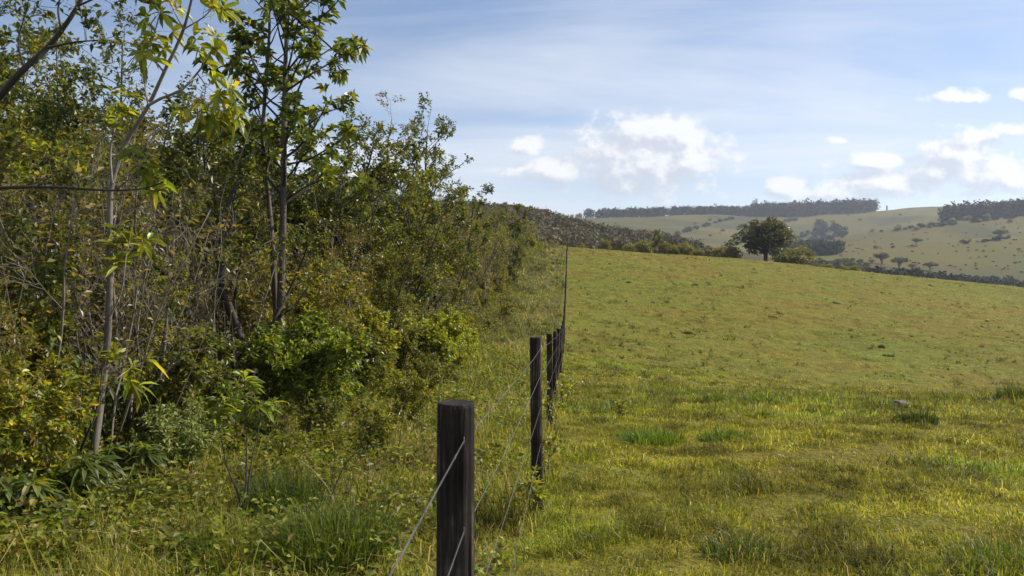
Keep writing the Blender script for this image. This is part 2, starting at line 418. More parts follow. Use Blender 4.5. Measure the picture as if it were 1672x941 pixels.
    # staples that hold the wires
OFFS = [.095, .335, .62, .95]
sg = [[] for _ in PD]
for wi, off in enumerate(OFFS):
    pts = []
    x, d, zt, r = tops[0]
    pts.append((FX0+FXS*(-2.7)+.052, -2.7, zt-off+.12-.02*wi))
    for k, (x, d, zt, r) in enumerate(tops):
        zz = zt-off*(1 if k < 3 else rng.uniform(.97, 1.03))
        if pts:
            px_, pd_, pz_ = pts[-1]
            for f in (.25, .5, .75):
                pts.append((px_+(x+r+.003-px_)*f, pd_+(d-pd_)*f, pz_+(zz-pz_)*f-.02*(1-(2*f-1)**2)*rng.uniform(.3, 1.3)))
        xo = x+r+.003 if k else x+.026
        yo = d if k else d-r*.90
        pts.append((xo, yo, zz))
        if k < 3:
            q = np.array([xo, yo, zz])-fo
            a = np.linspace(0, np.pi, 6)
            arc = np.stack([q[0]+.004*np.sin(a), q[1]+0*a+.003, q[2]+.010*np.cos(a)], 1) if k else np.stack([q[0]+0*a, q[1]-.004*np.sin(a), q[2]+.010*np.cos(a)], 1)
            stp = Geo(); stp.tube(arc, .0016, 5, (.3, .3, .3)); sg[k].append(stp)
    pts = np.array(pts)-fo
    g = Geo(); g.tube(pts, .0015, 6, (.3, .3, .3))
    # small twists along the wire
    seg = np.linalg.norm(np.diff(pts, axis=0), axis=1); cum = np.concatenate([[0], np.cumsum(seg)])
    if wi == 0:
        for sdist in np.arange(.35, 26, .42):
            q = np.array([np.interp(sdist, cum, pts[:, j]) for j in range(3)])
            q2 = np.array([np.interp(sdist+.012, cum, pts[:, j]) for j in range(3)]); ax = (q2-q)
            g.tube([q-ax*.7, q+ax*.7]  , .0030, 6, (.3, .3, .3))
            g.tube([q+np.array([0, 0, .002]), q+np.array([.004, .0, .011])], [.0012, .0005], 4, (.3, .3, .3))
            g.tube([q-np.array([0, 0, .002]), q-np.array([.004, .0, .010])], [.0012, .0005], 4, (.3, .3, .3))
    link('wire', g.mesh('wire', M_WIRE, True), fence)
posts = [c for c in fence.children if c.name.split('.')[0] == 'post']
for k in range(3):
    for stp in sg[k]: link('staple', stp.mesh('staple', M_WIRE, True), posts[k])

# ------------------------------------------------------------------ plants
def unit(v): return v/(np.linalg.norm(v, axis=-1, keepdims=True)+1e-9)
def perp_dir(rng, d, ang, az):
    """d turned by ang away from itself, azimuth az round it."""
    r = np.array([0, 0, 1.]) if abs(d[2]) < .9 else np.array([1., 0, 0])
    a = unit(np.cross(d, r)); b = np.cross(d, a)
    return unit(d*math.cos(ang)+(a*math.cos(az)+b*math.sin(az))*math.sin(ang))
def shoot(rng, p, d, L, n, wob=.12, lift=.05):
    pts = [np.array(p, float)]; d = np.array(d, float)
    for i in range(n):
        d = unit(d+rng.normal(0, wob, 3)+np.array([0, 0, lift])); pts.append(pts[-1]+d*L/n)
    return np.array(pts)
def along(pts, t):
    n = len(pts)-1; f = min(max(t, 0), .999)*n; i = int(f)
    return pts[i]+(pts[i+1]-pts[i])*(f-i), unit(pts[i+1]-pts[i])
def smooth_path(pts, n):
    pts = np.array(pts, float); s = np.concatenate([[0], np.cumsum(np.linalg.norm(np.diff(pts, axis=0), axis=1))])
    m = np.stack([_slopes2(s, pts[:, j]) for j in range(3)], 1)
    q = np.linspace(0, s[-1], n); i = np.clip(np.searchsorted(s, q, side='right')-1, 0, len(s)-2)
    h = (s[i+1]-s[i])[:, None]; tt = ((q-s[i])[:, None])/h
    return _herm(tt, h, pts[i], pts[i+1], m[i], m[i+1])
def _slopes2(x, y): return np.gradient(y, x)
def pal(rng, n, cols, wts, jit=.22):
    cols = np.array(cols); k = rng.choice(len(cols), n, p=np.array(wts)/sum(wts))
    return np.clip(cols[k]*(1+rng.normal(0, jit, (n, 1)))*(1+rng.normal(0, .07, (n, 3))), .004, .9)

def put_leaves(g, rng, P, A, L, W, cols, kind='oval', droop=.15, mat=0, flat=.6, fold=.18):
    n = len(P); P = np.asarray(P); A = unit(np.asarray(A))
    up = np.array([0, 0, 1.])+rng.normal(0, flat, (n, 3))
    Nn = unit(up-(up*A).sum(1, keepdims=True)*A); Sd = np.cross(A, Nn)
    L = (L*(1+rng.normal(0, .2, n)))[:, None]; W = (W*(1+rng.normal(0, .18, n)))[:, None]
    dz = np.array([0, 0, -1.])
    def pt(tt, s, lift=0): return P+A*L*tt+Sd*W*s+Nn*(abs(s)*W*fold*2+lift)+dz*droop*L*tt*tt
    if kind == 'oval':                       # two folded halves
        v = np.stack([pt(0, 0), pt(.52, .5), pt(1, 0), pt(.52, -.5)], 1)
        tr = np.array([[0, 1, 2], [0, 2, 3]])
    elif kind == 'tri':
        v = np.stack([pt(0, 0), pt(.75, .5), pt(1, -.35)], 1); tr = np.array([[0, 1, 2]])
    else:                                    # longer blade with three cross rows
        v = np.stack([pt(0, 0), pt(.3, .42), pt(.3, 0), pt(.3, -.42), pt(.66, .46), pt(.66, 0), pt(.66, -.46), pt(1, 0)], 1)
        tr = np.array([[0, 1, 2], [0, 2, 3], [1, 4, 5], [1, 5, 2], [2, 5, 6], [2, 6, 3], [4, 7, 5], [5, 7, 6]])
    m = v.shape[1]
    tt = (np.arange(n)[:, None, None]*m+tr[None]).reshape(-1, 3)
    g.add(v.reshape(-1, 3), tt, np.repeat(cols, m, 0), mat)

GREEN = [(.050, .072, .012), (.075, .092, .014), (.036, .054, .012), (.12, .125, .018), (.10, .075, .02)]
class Plant:
    """Collects wood and leaf positions of one plant, then makes a trunk and a crown mesh."""
    def __init__(s, seed): s.rng = np.random.default_rng(seed); s.w = Geo(); s.P = []; s.A = []
    def stem(s, pts, r0, r1, col, sides=8, power=1.0):
        n = len(pts); r = r1+(r0-r1)*(1-np.linspace(0, 1, n))**power
        s.w.tube(pts, r, sides, col, rough=.05*s.rng.normal(size=(n, sides))); return pts, r
    def limb(s, pts, r, spec, col, level=1):
        """Grow twigs and leaves from one limb."""
        rng = s.rng
        n2 = spec['n2'] if level == 1 else spec['n3']
        L2 = spec['L2'] if level == 1 else spec['L3']
        for i in range(n2):
            tt = spec.get('bare', .25)+(1-spec.get('bare', .25))*(i+rng.random())/n2
            p, d = along(pts, tt)
            dd = perp_dir(rng, d, R(rng.uniform(25, 65)), rng.uniform(0, 6.283))
            dd = unit(dd+np.array([0, 0, spec.get('lift', .15)]))
            L = L2*rng.uniform(.6, 1.2)*(1-.35*tt)
            q = shoot(rng, p, dd, L, 3 if level == 1 else 2, .14, spec.get('curl', .06))
            rr = max(r*(1-.6*tt)*.55, .0022)
            if level < spec['levels']-0 and level == 1 and spec['levels'] > 1:
                s.w.tube(q, np.linspace(rr, rr*.5, len(q)), 4, col, False)
                s.limb(q, rr, spec, col, 2)
            else:
                s.w.tube(q, np.linspace(rr, max(rr*.4, .0012), len(q)), 3, col, False); s.twig(q, spec)
        s.twig(pts[-3:] if len(pts) > 3 else pts, spec)
    def twig(s, q, spec):
        rng = s.rng; k = spec['k']
        if rng.random() < spec.get('drop', 0): return
        if spec.get('whorl'):
            p, d = q[-1], unit(q[-1]-q[-2])
            for i in range(k):
                a = perp_dir(rng, d, R(rng.uniform(40, 95)), 6.283*(i+rng.random()*.5)/k)
                s.P.append(p-d*rng.uniform(0, .06)); s.A.append(a)
        else:
            for i in range(k):
                p, d = along(q, .15+.85*(i+rng.random())/k)
                s.P.append(p+rng.normal(0, .012, 3)); s.A.append(perp_dir(rng, d, R(rng.uniform(35, 80)), rng.uniform(0, 6.283)))
    def branches(s, pts, rads, spec, col, nb, first=.3, L=1.2, ang=(35, 65), shape=lambda t: 1-.55*t, az0=0):
        rng = s.rng; az = rng.uniform(0, 6.28)
        for i in range(nb):
            tt = first+(1-first)*(i+rng.random()*.9)/nb
            p, d = along(pts, tt); az += 2.4+rng.normal(0, .4)
            dd = perp_dir(rng, d, R(rng.uniform(*ang)), az)
            r = max(np.interp(tt, np.linspace(0, 1, len(rads)), rads)*.5, .004)
            LL = L*shape(tt)*rng.uniform(.7, 1.25)
            q = shoot(rng, p, dd, LL, 5, .12, spec.get('blift', .08))
            s.w.tube(q, np.linspace(r, r*.4, len(q)), 5, col, False)
            s.limb(q, r*.8, spec, col)
    def crown(s, spec):
        g = Geo(); rng = s.rng; n = len(s.P)
        put_leaves(g, rng, np.array(s.P), np.array(s.A), spec['l'], spec['w'], pal(rng, n, spec['cols'], spec['wts']), spec.get('kind', 'oval'), spec.get('droop', .15), 0, spec.get('flat', .6), spec.get('fold', .18))
        return g
    def meshes(s, name, spec, lmat=None):
        return s.w.mesh(name+'_trunk', M_BARK, True), (s.crown(spec).mesh(name+'_crown', lmat or M_LEAF) if s.P else None)
def plant_thing(name, label, cat, loc, meshes, group=None, rz=0, scale=1, parts=('trunk', 'crown')):
    e_ = tag(empty(name, loc, rz, scale), label, cat, group)
    for nm, me in zip(parts, meshes):
        if me: link(nm, me, e_)
    return e_

BROWN = (.075, .060, .050); DARK = (.040, .032, .028); PALE = (.23, .20, .165); GREY = (.13, .115, .10); DRY = (.17, .135, .085)
OLIVE = dict(cols=[(.044, .058, .011), (.064, .074, .013), (.030, .042, .010), (.12, .108, .017), (.090, .075, .02)], wts=[4, 4, 3, 1.6, .7])
YELL = dict(cols=[(.075, .092, .012), (.11, .12, .015), (.05, .066, .010), (.17, .155, .02), (.12, .09, .02)], wts=[4, 3, 3, 1.4, .5])
DEEP = dict(cols=[(.034, .045, .009), (.050, .060, .010), (.025, .033, .008), (.085, .086, .014)], wts=[4, 4, 3, 1])
RUST = dict(cols=[(.085, .078, .015), (.055, .062, .012), (.125, .10, .018), (.11, .07, .02)], wts=[3, 4, 2, 1.2])
GREYG = dict(cols=[(.066, .062, .018), (.088, .080, .022), (.048, .046, .014), (.12, .10, .03)], wts=[4, 3, 3, 1])

def proto_tree(seed, Ht, spec, col, nstem=1, r=.05, nb=12, first=.3, L=1.3, ang=(35, 65), lean=.1, shape=lambda t: 1-.55*t):
    P = Plant(seed); rng = P.rng
    for k in range(nstem):
        d = unit(np.array([rng.normal(0, lean), rng.normal(0, lean), 1])+(np.array([math.cos(k*6.28/nstem+seed), math.sin(k*6.28/nstem+seed), 0])*.28 if nstem > 1 else 0))
        pts = shoot(rng, (0, 0, -.15), d, Ht*rng.uniform(.85, 1.05)+.15, 9, .07, .06)
        pts, rads = P.stem(pts, r/(nstem**.5), r*.16, col, 7, .8)
        P.branches(pts, rads, spec, col, max(4, nb//nstem), first, L, ang, shape)
    return P.meshes('proto', spec)

S_SMALL = dict(n2=6, L2=.55, n3=4, L3=.28, levels=2, k=7, l=.105, w=.05, bare=.2, lift=.1, **OLIVE)
S_YELL  = dict(n2=6, L2=.5, n3=4, L3=.26, levels=2, k=7, l=.105, w=.054, bare=.15, lift=.12, **YELL)
S_DEEP  = dict(n2=6, L2=.5, n3=4, L3=.25, levels=2, k=7, l=.12, w=.06, bare=.2, lift=.1, **DEEP)
S_RUST  = dict(n2=6, L2=.6, n3=4, L3=.32, levels=2, k=8, l=.095, w=.036, bare=.15, lift=.0, curl=-.03, **RUST)
S_GREY  = dict(n2=6, L2=.6, n3=4, L3=.3, levels=2, k=6, l=.09, w=.042, bare=.2, lift=.1, drop=.25, **GREYG)
S_AIRY  = dict(n2=5, L2=.6, n3=4, L3=.28, levels=2, k=7, l=.09, w=.042, bare=.35, lift=.12, **DEEP)
PROTO = {
 'olive': [proto_tree(s, 4.6, S_SMALL, BROWN, n, .055, 17, .12, 1.35) for s, n in ((11, 1), (12, 2), (13, 1), (14, 3))],
 'deep':  [proto_tree(s, 5.2, S_DEEP, DARK, n, .065, 16, .25, 1.4) for s, n in ((21, 1), (22, 2), (23, 1))],
 'yellow':[proto_tree(s, 4.0, S_YELL, BROWN, n, .05, 16, .1, 1.25) for s, n in ((31, 1), (32, 3))],
 'rust':  [proto_tree(s, 3.2, S_RUST, BROWN, n, .05, 15, .1, 1.35, (30, 60)) for s, n in ((41, 3), (42, 4))],
 'grey':  [proto_tree(s, 4.4, S_GREY, GREY, n, .05, 15, .2, 1.35) for s, n in ((51, 2), (52, 1), (53, 3))],
 'airy':  [proto_tree(s, 6.0, S_AIRY, DARK, n, .075, 13, .42, 1.5, (40, 75), .08, lambda t: .9-.35*abs(t-.6)) for s, n in ((61, 1), (62, 2))],
 'bush':  [proto_tree(s, 1.5, dict(S_YELL, L2=.4, L3=.22), BROWN, 4, .03, 20, .05, .75) for s in (71, 72)],
 'bushd': [proto_tree(s, 1.6, dict(S_SMALL, L2=.42, L3=.24), BROWN, 4, .03, 20, .05, .8) for s in (75, 76)],
 'bare':  [proto_tree(s, 3.0, dict(S_GREY, k=2, drop=.7), (.17, .145, .12), n, .028, 12, .25, 1.0) for s, n in ((81, 2), (82, 3), (83, 1))],
}
LBL = {
 'olive': ('thicket_tree', 'small-leaved olive green young tree packed into the thicket beside the fence', 'tree', 'olive green trees of the thicket'),
 'deep':  ('thicket_tree', 'dark green dense-leaved tree standing inside the thicket', 'tree', 'dark green trees of the thicket'),
 'yellow':('thicket_tree', 'sunlit yellow-green bushy young tree on the thicket edge', 'tree', 'yellow-green trees of the thicket'),
 'rust':  ('thicket_shrub', 'arching shrub with rust-tinged narrow leaves in the thicket', 'shrub', 'rust-tinged shrubs of the thicket'),
 'grey':  ('thicket_tree', 'thin greyish tree with many bare twigs and sparse leaves in the thicket', 'tree', 'greyish sparse trees of the thicket'),
 'airy':  ('thicket_tree', 'slim dark tree with an open airy crown rising out of the thicket', 'tree', 'tall airy trees of the thicket'),
 'bush':  ('thicket_bush', 'low bright green leafy bush at the foot of the thicket', 'bush', 'bright green bushes at the thicket foot'),
 'bushd': ('thicket_bush', 'low dull olive bush at the foot of the thicket', 'bush', 'dull olive bushes at the thicket foot'),
 'bare':  ('bare_sapling', 'pale nearly leafless sapling among the thicket leaves', 'sapling', 'pale bare saplings in the thicket'),
}
frng = np.random.default_rng(77)
def place(kind, x, y, sc_, label=None, z=0, rz=None, pick=None):
    nm, lb, ct, gr = LBL[kind]
    ms = PROTO[kind][int(frng.integers(len(PROTO[kind]))) if pick is None else pick]
    s2 = sc_*frng.uniform(.92, 1.08)
    return plant_thing(nm, label or lb, ct, (x, y, h1(x, y)+z), ms, None if label else gr, frng.uniform(0, 6.28) if rz is None else rz, (s2, s2, sc_))

# the thicket: rows behind its edge, denser and lower at the front
spots = []
CLEAR = [(110, 250, 8.9), (350, 440, 13.4), (440, 480, 12.4), (690, 725, 27), (775, 805, 56), (215, 330, 7.4), (385, 420, 7)]
def hides(x, y, r):
    px = CX+F*x/y; m_ = r*F/y
    return any(y < d+.2 and px+m_ > a and px-m_ < b_ for a, b_, d in CLEAR)
def try_spot(x, y, r):
    for a, b_, c_ in spots:
        if (a-x)**2+(b_-y)**2 < (.5*(r+c_))**2: return False
    spots.append((x, y, r)); return True
count = {}
for y0, y1, n, depth, rmin in ((5.5, 13, 46, 6, .8), (13, 26, 64, 9, 1.15), (26, 50, 64, 14, 1.8), (50, 85, 52, 17, 2.4), (85, 128, 40, 18, 3)):
    k = tries = 0
    while k < n and tries < 4000:
        tries += 1
        y = frng.uniform(y0, y1); back = depth*frng.random()**1.4
        x = float(edge_x(y))-.5-back
        if x < -.72*y-1.6: continue
        if hides(x, y, .55): continue
        if not try_spot(x, y, rmin*(1 if back > 1 else .8)): continue
        k += 1
        kind = frng.choice(['olive', 'deep', 'yellow', 'rust', 'grey', 'airy'], p=[.36, .16, .12, .10, .18, .08] if back > 1.2 else [.30, .08, .24, .20, .16, .02])
        big = np.interp(y, [5, 10, 20, 45, 70, 110], [.72, .86, 1.12, 1.2, 1.15, 1.0])*np.interp(back, [0, 1.5, 4, 12], [.72, .9, 1.05, 1.15])
        place(kind, x, y, big*frng.uniform(.85, 1.15))
for px_, d_, ty, kd in ((585, 21, 215, 'deep'), (605, 24, 205, 'olive'), (622, 27, 212, 'deep'), (650, 24, 222, 'olive'), (655, 30, 240, 'grey'), (676, 32, 262, 'olive'), (706, 40, 300, 'grey'), 
        (770, 46, 345, 'grey'), (796, 54, 352, 'grey'), (812, 60, 342, 'olive'), (826, 66, 352, 'deep'), (840, 76, 360, 'olive'), (856, 86, 372, 'grey'), (540, 18, 205, 'olive'), (505, 17, 215, 'deep'), (560, 23, 190, 'airy'), (480, 20, 200, 'olive'), (400, 18, 195, 'olive'), (360, 17, 200, 'deep'), (300, 15, 190, 'olive'), (255, 16, 200, 'olive'), (210, 15, 190, 'deep'), (150, 14, 170, 'olive'), (60, 13, 130, 'olive')):
    x_ = (px_-CX)/F*d_; ht = {'olive': 5.5, 'deep': 6.1, 'airy': 7.0, 'grey': 5.3}[kd]
    place(kd, x_, d_, (ZC+(HY-ty)/F*d_-h1(x_, d_))/ht)
for k in range(110):
    y = float(np.exp(frng.uniform(math.log(6), math.log(105)))); x = float(edge_x(y))+frng.uniform(-1.2, .25)
    if hides(x, y, .25): continue
    place(frng.choice(['bush', 'bushd']), x, y, frng.uniform(.5, 1.1)*np.interp(y, [5, 20], [.75, 1]))
for k in range(48):
    y = float(np.exp(frng.uniform(math.log(6.5), math.log(45)))); x = float(edge_x(y))-frng.uniform(.0, 2.5)
    place('bare', x, y, frng.uniform(.7, 1.2))

# ------------------------------------------------------------------ plants one can tell apart
def path_px(lst, d0, rng, n=14, wander=.12, d1=None):
    m = len(lst); dd = np.linspace(d0, d1 if d1 else d0, m)+rng.normal(0, wander, m); dd[0] = d0
    return smooth_path([P3(a, b_, q) for (a, b_), q in zip(lst, dd)], n)
def rooted(P, name, label, cat, meshspec, base, lmat=None, group=None, parts=('trunk', 'crown')):
    base = np.array(base, float)
    for v in P.w.v: v -= base.astype(np.float32)
    P.P = [q-base for q in P.P]
    return plant_thing(name, label, cat, base, P.meshes(name, meshspec, lmat), group, parts=parts)

LANCE = dict(kind='blade', cols=[(.075, .095, .012), (.11, .125, .014), (.05, .07, .010), (.16, .155, .018)], wts=[4, 3, 3, 1.5])
# pale slender tree with big lit leaves
P = Plant(101); rg = P.rng; d = hit(150, 785)[1]
sp = dict(n2=5, L2=.36, n3=0, L3=.2, levels=1, k=9, whorl=True, l=.17, w=.058, bare=.4, lift=.15, droop=.35, **LANCE)
A = path_px([(148, 800), (154, 740), (164, 660), (177, 540), (180, 400), (183, 300), (205, 235), (243, 172), (268, 118), (300, 48), (316, -15)], d, rg, 34, .05)
PAL2 = (.15, .13, .108); P.stem(A, .040, .010, PAL2, 9, .8)
for ln, r in (([(243, 172), (265, 160), (292, 150), (322, 120), (350, 78)], .016), ([(292, 150), (318, 158), (345, 172), (368, 185)], .010),
              ([(243, 172), (236, 140), (236, 105), (244, 66)], .014), ([(268, 118), (250, 95), (255, 45), (262, 20)], .010), ([(300, 48), (330, 30), (350, 10)], .009), ([(300, 48), (285, 20), (270, -10)], .009),
              ([(322, 120), (335, 140), (330, 170)], .007), ([(183, 300), (180, 250), (188, 205), (194, 178)], .014), ([(181, 330), (215, 300), (240, 285)], .008), ([(178, 520), (200, 470), (205, 425), (212, 392)], .009), ([(164, 660), (190, 620), (215, 600)], .008)):
    q = path_px(ln, np.interp(ln[0][1], [-20, 800], [d, d]), rg, 9, .10); P.w.tube(q, np.linspace(r, r*.45, 9), 5, PALE, False)
    P.limb(q, r*.6, sp, PALE)
rooted(P, 'slender_tree', 'slender pale-trunked tree with large lit yellow-green leaves at its top', 'tree', sp, A[0])

# tall tree with rosettes of dark leaves, two stems
P = Plant(102); rg = P.rng; d = 12.6
sp = dict(n2=4, L2=.42, n3=0, L3=.2, levels=1, k=12, whorl=True, l=.16, w=.078, bare=.3, lift=.25, droop=.25, cols=[(.042, .062, .010), (.07, .088, .012), (.03, .045, .009), (.13, .135, .016)], wts=[4, 3, 3, 1.4])
zb = (HY-(h1(-3.9, d)-ZC)/d*F)
A = path_px([(456, zb+8), (457, 560), (460, 430), (463, 300), (464, 200), (466, 100), (471, 0), (476, -100)], d, rg, 30, .05); rA = P.stem(A, .075, .018, (.10, .08, .066), 9, .8)[1]
B = path_px([(452, zb+8), (450, 520), (446, 420), (438, 320), (429, 235), (434, 140), (440, 40), (432, -70)], d+.25, rg, 30, .05); rB = P.stem(B, .055, .015, (.09, .072, .06), 8, .8)[1]
P.branches(A, rA, sp, DARK, 30, .42, 1.35, (35, 70), lambda t: 1.0-.35*t)
P.branches(B, rB, sp, DARK, 18, .46, 1.05, (35, 70), lambda t: 1.0-.35*t)
for ln in ([(466, 210), (500, 205), (530, 185), (560, 175)], [(466, 150), (510, 120), (545, 100), (572, 88)], [(463, 270), (505, 260), (540, 240), (568, 220)], [(468, 60), (505, 40), (540, 15), (565, -15)], [(466, 120), (490, 90), (520, 45), (530, 0)],
           [(434, 140), (400, 120), (372, 105), (350, 115)], [(434, 150), (405, 80), (395, 30)], [(438, 320), (470, 290), (500, 250), (525, 262)], [(430, 240), (402, 225), (380, 215)], [(462, 330), (510, 300), (545, 290), (578, 296)], [(470, 20), (520, 60), (560, 90), (582, 80)]):
    q = path_px(ln, d, rg, 9, .25); P.w.tube(q, np.linspace(.02, .009, 9), 5, DARK, False); P.limb(q, .012, dict(sp, n2=7), DARK)
rooted(P, 'tall_tree', 'tall two-stemmed tree with rosettes of dark glossy leaves against the sky', 'tree', sp, (A[0]+B[0])/2)

# crooked dark trunk
P = Plant(103); rg = P.rng; bx, d = hit(400, 672)
sp = dict(S_SMALL, n2=4, n3=3, k=6)
A = path_px([(398, 682), (405, 640), (413, 602), (404, 578), (387, 535), (371, 493), (361, 455), (361, 400), (370, 345), (384, 298)], d, rg, 34, .05); rA = P.stem(A, .085, .02, (.050, .038, .033), 10, .7)[1]
for ln, r in (([(412, 600), (430, 562), (449, 522), (470, 480), (492, 430), (505, 395)], .038), ([(371, 493), (382, 455), (400, 420), (430, 400), (452, 388)], .026), ([(361, 420), (352, 370), (350, 310)], .02), ([(449, 522), (480, 500), (515, 450)], .02), ([(362, 400), (378, 370), (380, 330), (405, 270)], .018)):
    q = path_px(ln, d, rg, 12, .15); P.w.tube(q, np.linspace(r, r*.35, 12), 6, (.055, .042, .036), False)
    P.limb(q, r*.3, sp, BROWN)
P.branches(A, rA, sp, BROWN, 7, .6, 1.0)
rooted(P, 'crooked_tree', 'dark thick-trunked crooked tree forking low at the thicket edge', 'tree', sp, A[0])
for k, ln in enumerate(([(366, 672), (363, 600), (366, 520), (360, 440), (372, 380)], [(384, 668), (381, 590), (378, 520), (392, 430), (388, 360)])):
    P = Plant(110+k); rg = P.rng; q = path_px(ln, d+.5, rg, 16, .05); P.stem(q, .03, .012, (.045, .036, .03), 6); P.branches(q, np.full(16, .014), dict(S_SMALL, n2=4, n3=2), BROWN, 5, .6, .7)
    rooted(P, 'straight_sapling', ['straight dark stemmed sapling left of the crooked trunk, farther from it', 'straight dark stemmed sapling close beside the crooked trunk'][k], 'sapling', S_SMALL, q[0])

# tree leaning in from the side of the path, mostly out of frame
P = Plant(104); rg = P.rng; d = 4.9
sp = dict(n2=6, L2=.34, n3=3, L3=.16, levels=2, k=5, l=.055, w=.027, bare=.45, lift=.05, **DEEP)
T = path_px([(-250, 1010), (-225, 800), (-200, 560), (-190, 420), (-170, 330)], d, rg, 14, .04); P.stem(T, .075, .045, DARK, 9)
B1 = path_px([(-170, 330), (-90, 250), (0, 158), (40, 112), (78, 78), (108, 40), (128, 8), (150, -40)], d, rg, 20, .03); P.w.tube(B1, np.linspace(.034, .011, 20), 7, DARK, False)
for ln, r in (([(78, 78), (118, 70), (160, 66)], .010), ([(40, 112), (30, 70), (45, 10)], .008), ([(100, 52), (95, 10), (110, -30)], .008), ([(128, 10), (160, -5), (190, -20)], .008)):
    q = path_px(ln, d, rg, 8, .05); P.w.tube(q, np.linspace(r, r*.4, 8), 5, DARK, False); P.limb(q, r*.5, sp, DARK)
H1 = path_px([(-195, 350), (-100, 318), (0, 307), (90, 306), (190, 311), (235, 308), (268, 297)], d+.6, rg, 22, .02); P.w.tube(H1, np.linspace(.022, .005, 22), 6, DARK, False)
for ln in ([(190, 311), (215, 290), (240, 282)], [(235, 308), (255, 312), (275, 305)], [(60, 306), (80, 290), (92, 280)]):
    q = path_px(ln, d+.6, rg, 6, .02); P.w.tube(q, np.linspace(.005, .002, 6), 4, DARK, False)
rooted(P, 'leaning_tree', 'dark tree at the frame edge holding a slanting branch and a bare level one', 'tree', sp, T[0])

# airy trees that break the skyline
def skyline(seed, ln, d, label, nb, L, spec, col, r0, first=.4, extra=()):
    P = Plant(seed); rg = P.rng
    zb = HY-(h1((ln[0][0]-CX)/F*d, d)-ZC)/d*F
    A = path_px([(ln[0][0], zb+6)]+ln, d, rg, 24, .1); rA = P.stem(A, r0, r0*.16, col, 7, .8)[1]
    P.branches(A, rA, spec, col, nb, first, L, (40, 78), lambda t: .75+.5*min(t, 1-t))
    for e_, r in extra:
        q = path_px(e_, d, rg, 9, .3); P.w.tube(q, np.linspace(r, r*.4, 9), 5, col, False); P.limb(q, r*.5, spec, col)
    rooted(P, 'skyline_tree', label, 'tree', spec, A[0])
SA = dict(S_AIRY, l=.13, w=.07, L2=.7, L3=.35)
skyline(121, [(712, 510), (710, 462), (703, 400), (700, 330), (695, 270), (698, 215)], 28, 'thin dark tree with rounded airy crown, highest on the skyline beyond the tall tree', 15, 1.45, SA, DARK, .10, .5,
        (([(711, 465), (690, 440), (675, 425)], .04), ([(710, 455), (735, 425), (758, 405)], .04), ([(700, 330), (725, 290), (755, 268)], .03), ([(698, 300), (670, 260), (655, 230)], .03), ([(697, 250), (720, 225), (728, 210)], .02)))
skyline(122, [(563, 560), (568, 450), (572, 380), (586, 320), (604, 262), (612, 225)], 19, 'dark dense-crowned tree just right of the tall tree', 15, 1.3, dict(S_DEEP, l=.11, w=.055), DARK, .075, .45,
        (([(586, 330), (620, 300), (650, 290)], .03), ([(572, 380), (545, 340), (525, 320)], .03)))
skyline(123, [(760, 480), (764, 430), (768, 380), (772, 345), (774, 330)], 42, 'spreading green tree on the thicket skyline beside the airy crown', 14, 1.5, dict(SA, l=.16, w=.09), DARK, .10, .35)
skyline(124, [(832, 440), (836, 400), (840, 365), (843, 350)], 66, 'rounded small tree where the thicket skyline drops to the hill', 14, 1.7, dict(SA, l=.19, w=.10, k=8), BROWN, .10, .2)
skyline(125, [(645, 520), (640, 420), (638, 330), (632, 250), (640, 195)], 25, 'twiggy half-bare tree with wispy top in the middle of the thicket skyline', 13, 1.5, dict(S_GREY, l=.1, w=.05, drop=.45), GREY, .07, .4)
skyline(126, [(190, 480), (192, 350), (196, 240), (198, 160), (200, 70)], 15, 'slim dark tree with thin sprays of leaves behind the pale trunk', 13, .8, dict(S_AIRY, drop=.15), DARK, .06, .5)
skyline(127, [(30, 480), (28, 300), (36, 180), (40, 110)], 13, 'olive leafy tree rising tall behind the slanting branch', 18, 1.2, dict(S_SMALL, l=.09), BROWN, .06, .35)
skyline(128, [(100, 480), (98, 300), (95, 180), (92, 80)], 17, 'narrow dark-crowned tree between the slanting branch and the pale trunk', 13, .75, dict(S_DEEP), DARK, .05, .5)
skyline(129, [(330, 520), (325, 400), (318, 300), (322, 230)], 16, 'bushy olive tree filling the gap left of the tall tree', 17, 1.2, dict(S_SMALL, l=.10), BROWN, .06, .3)
# small forked tree farther along the edge
bx, d = hit(790, 489, 30)
P = Plant(105); rg = P.rng; sp = dict(S_GREY, l=.13, w=.07, drop=.3, L2=.8, L3=.4)
A = path_px([(789, 492), (791, 470), (790, 450), (796, 425), (793, 395)], d, rg, 14, .1); rA = P.stem(A, .13, .04, GREY, 7)[1]
for e_ in ([(790, 462), (805, 440), (825, 418), (838, 400)], [(790, 450), (778, 425), (768, 400)], [(797, 430), (812, 410), (815, 385)]):
    q = path_px(e_, d, rg, 9, .3); P.w.tube(q, np.linspace(.07, .025, 9), 5, GREY, False); P.limb(q, .03, dict(sp, n2=8, L2=1.2), GREY)
rooted(P, 'forked_tree', 'small grey forked tree beside the rough grass strip far along the thicket edge', 'tree', sp, A[0])

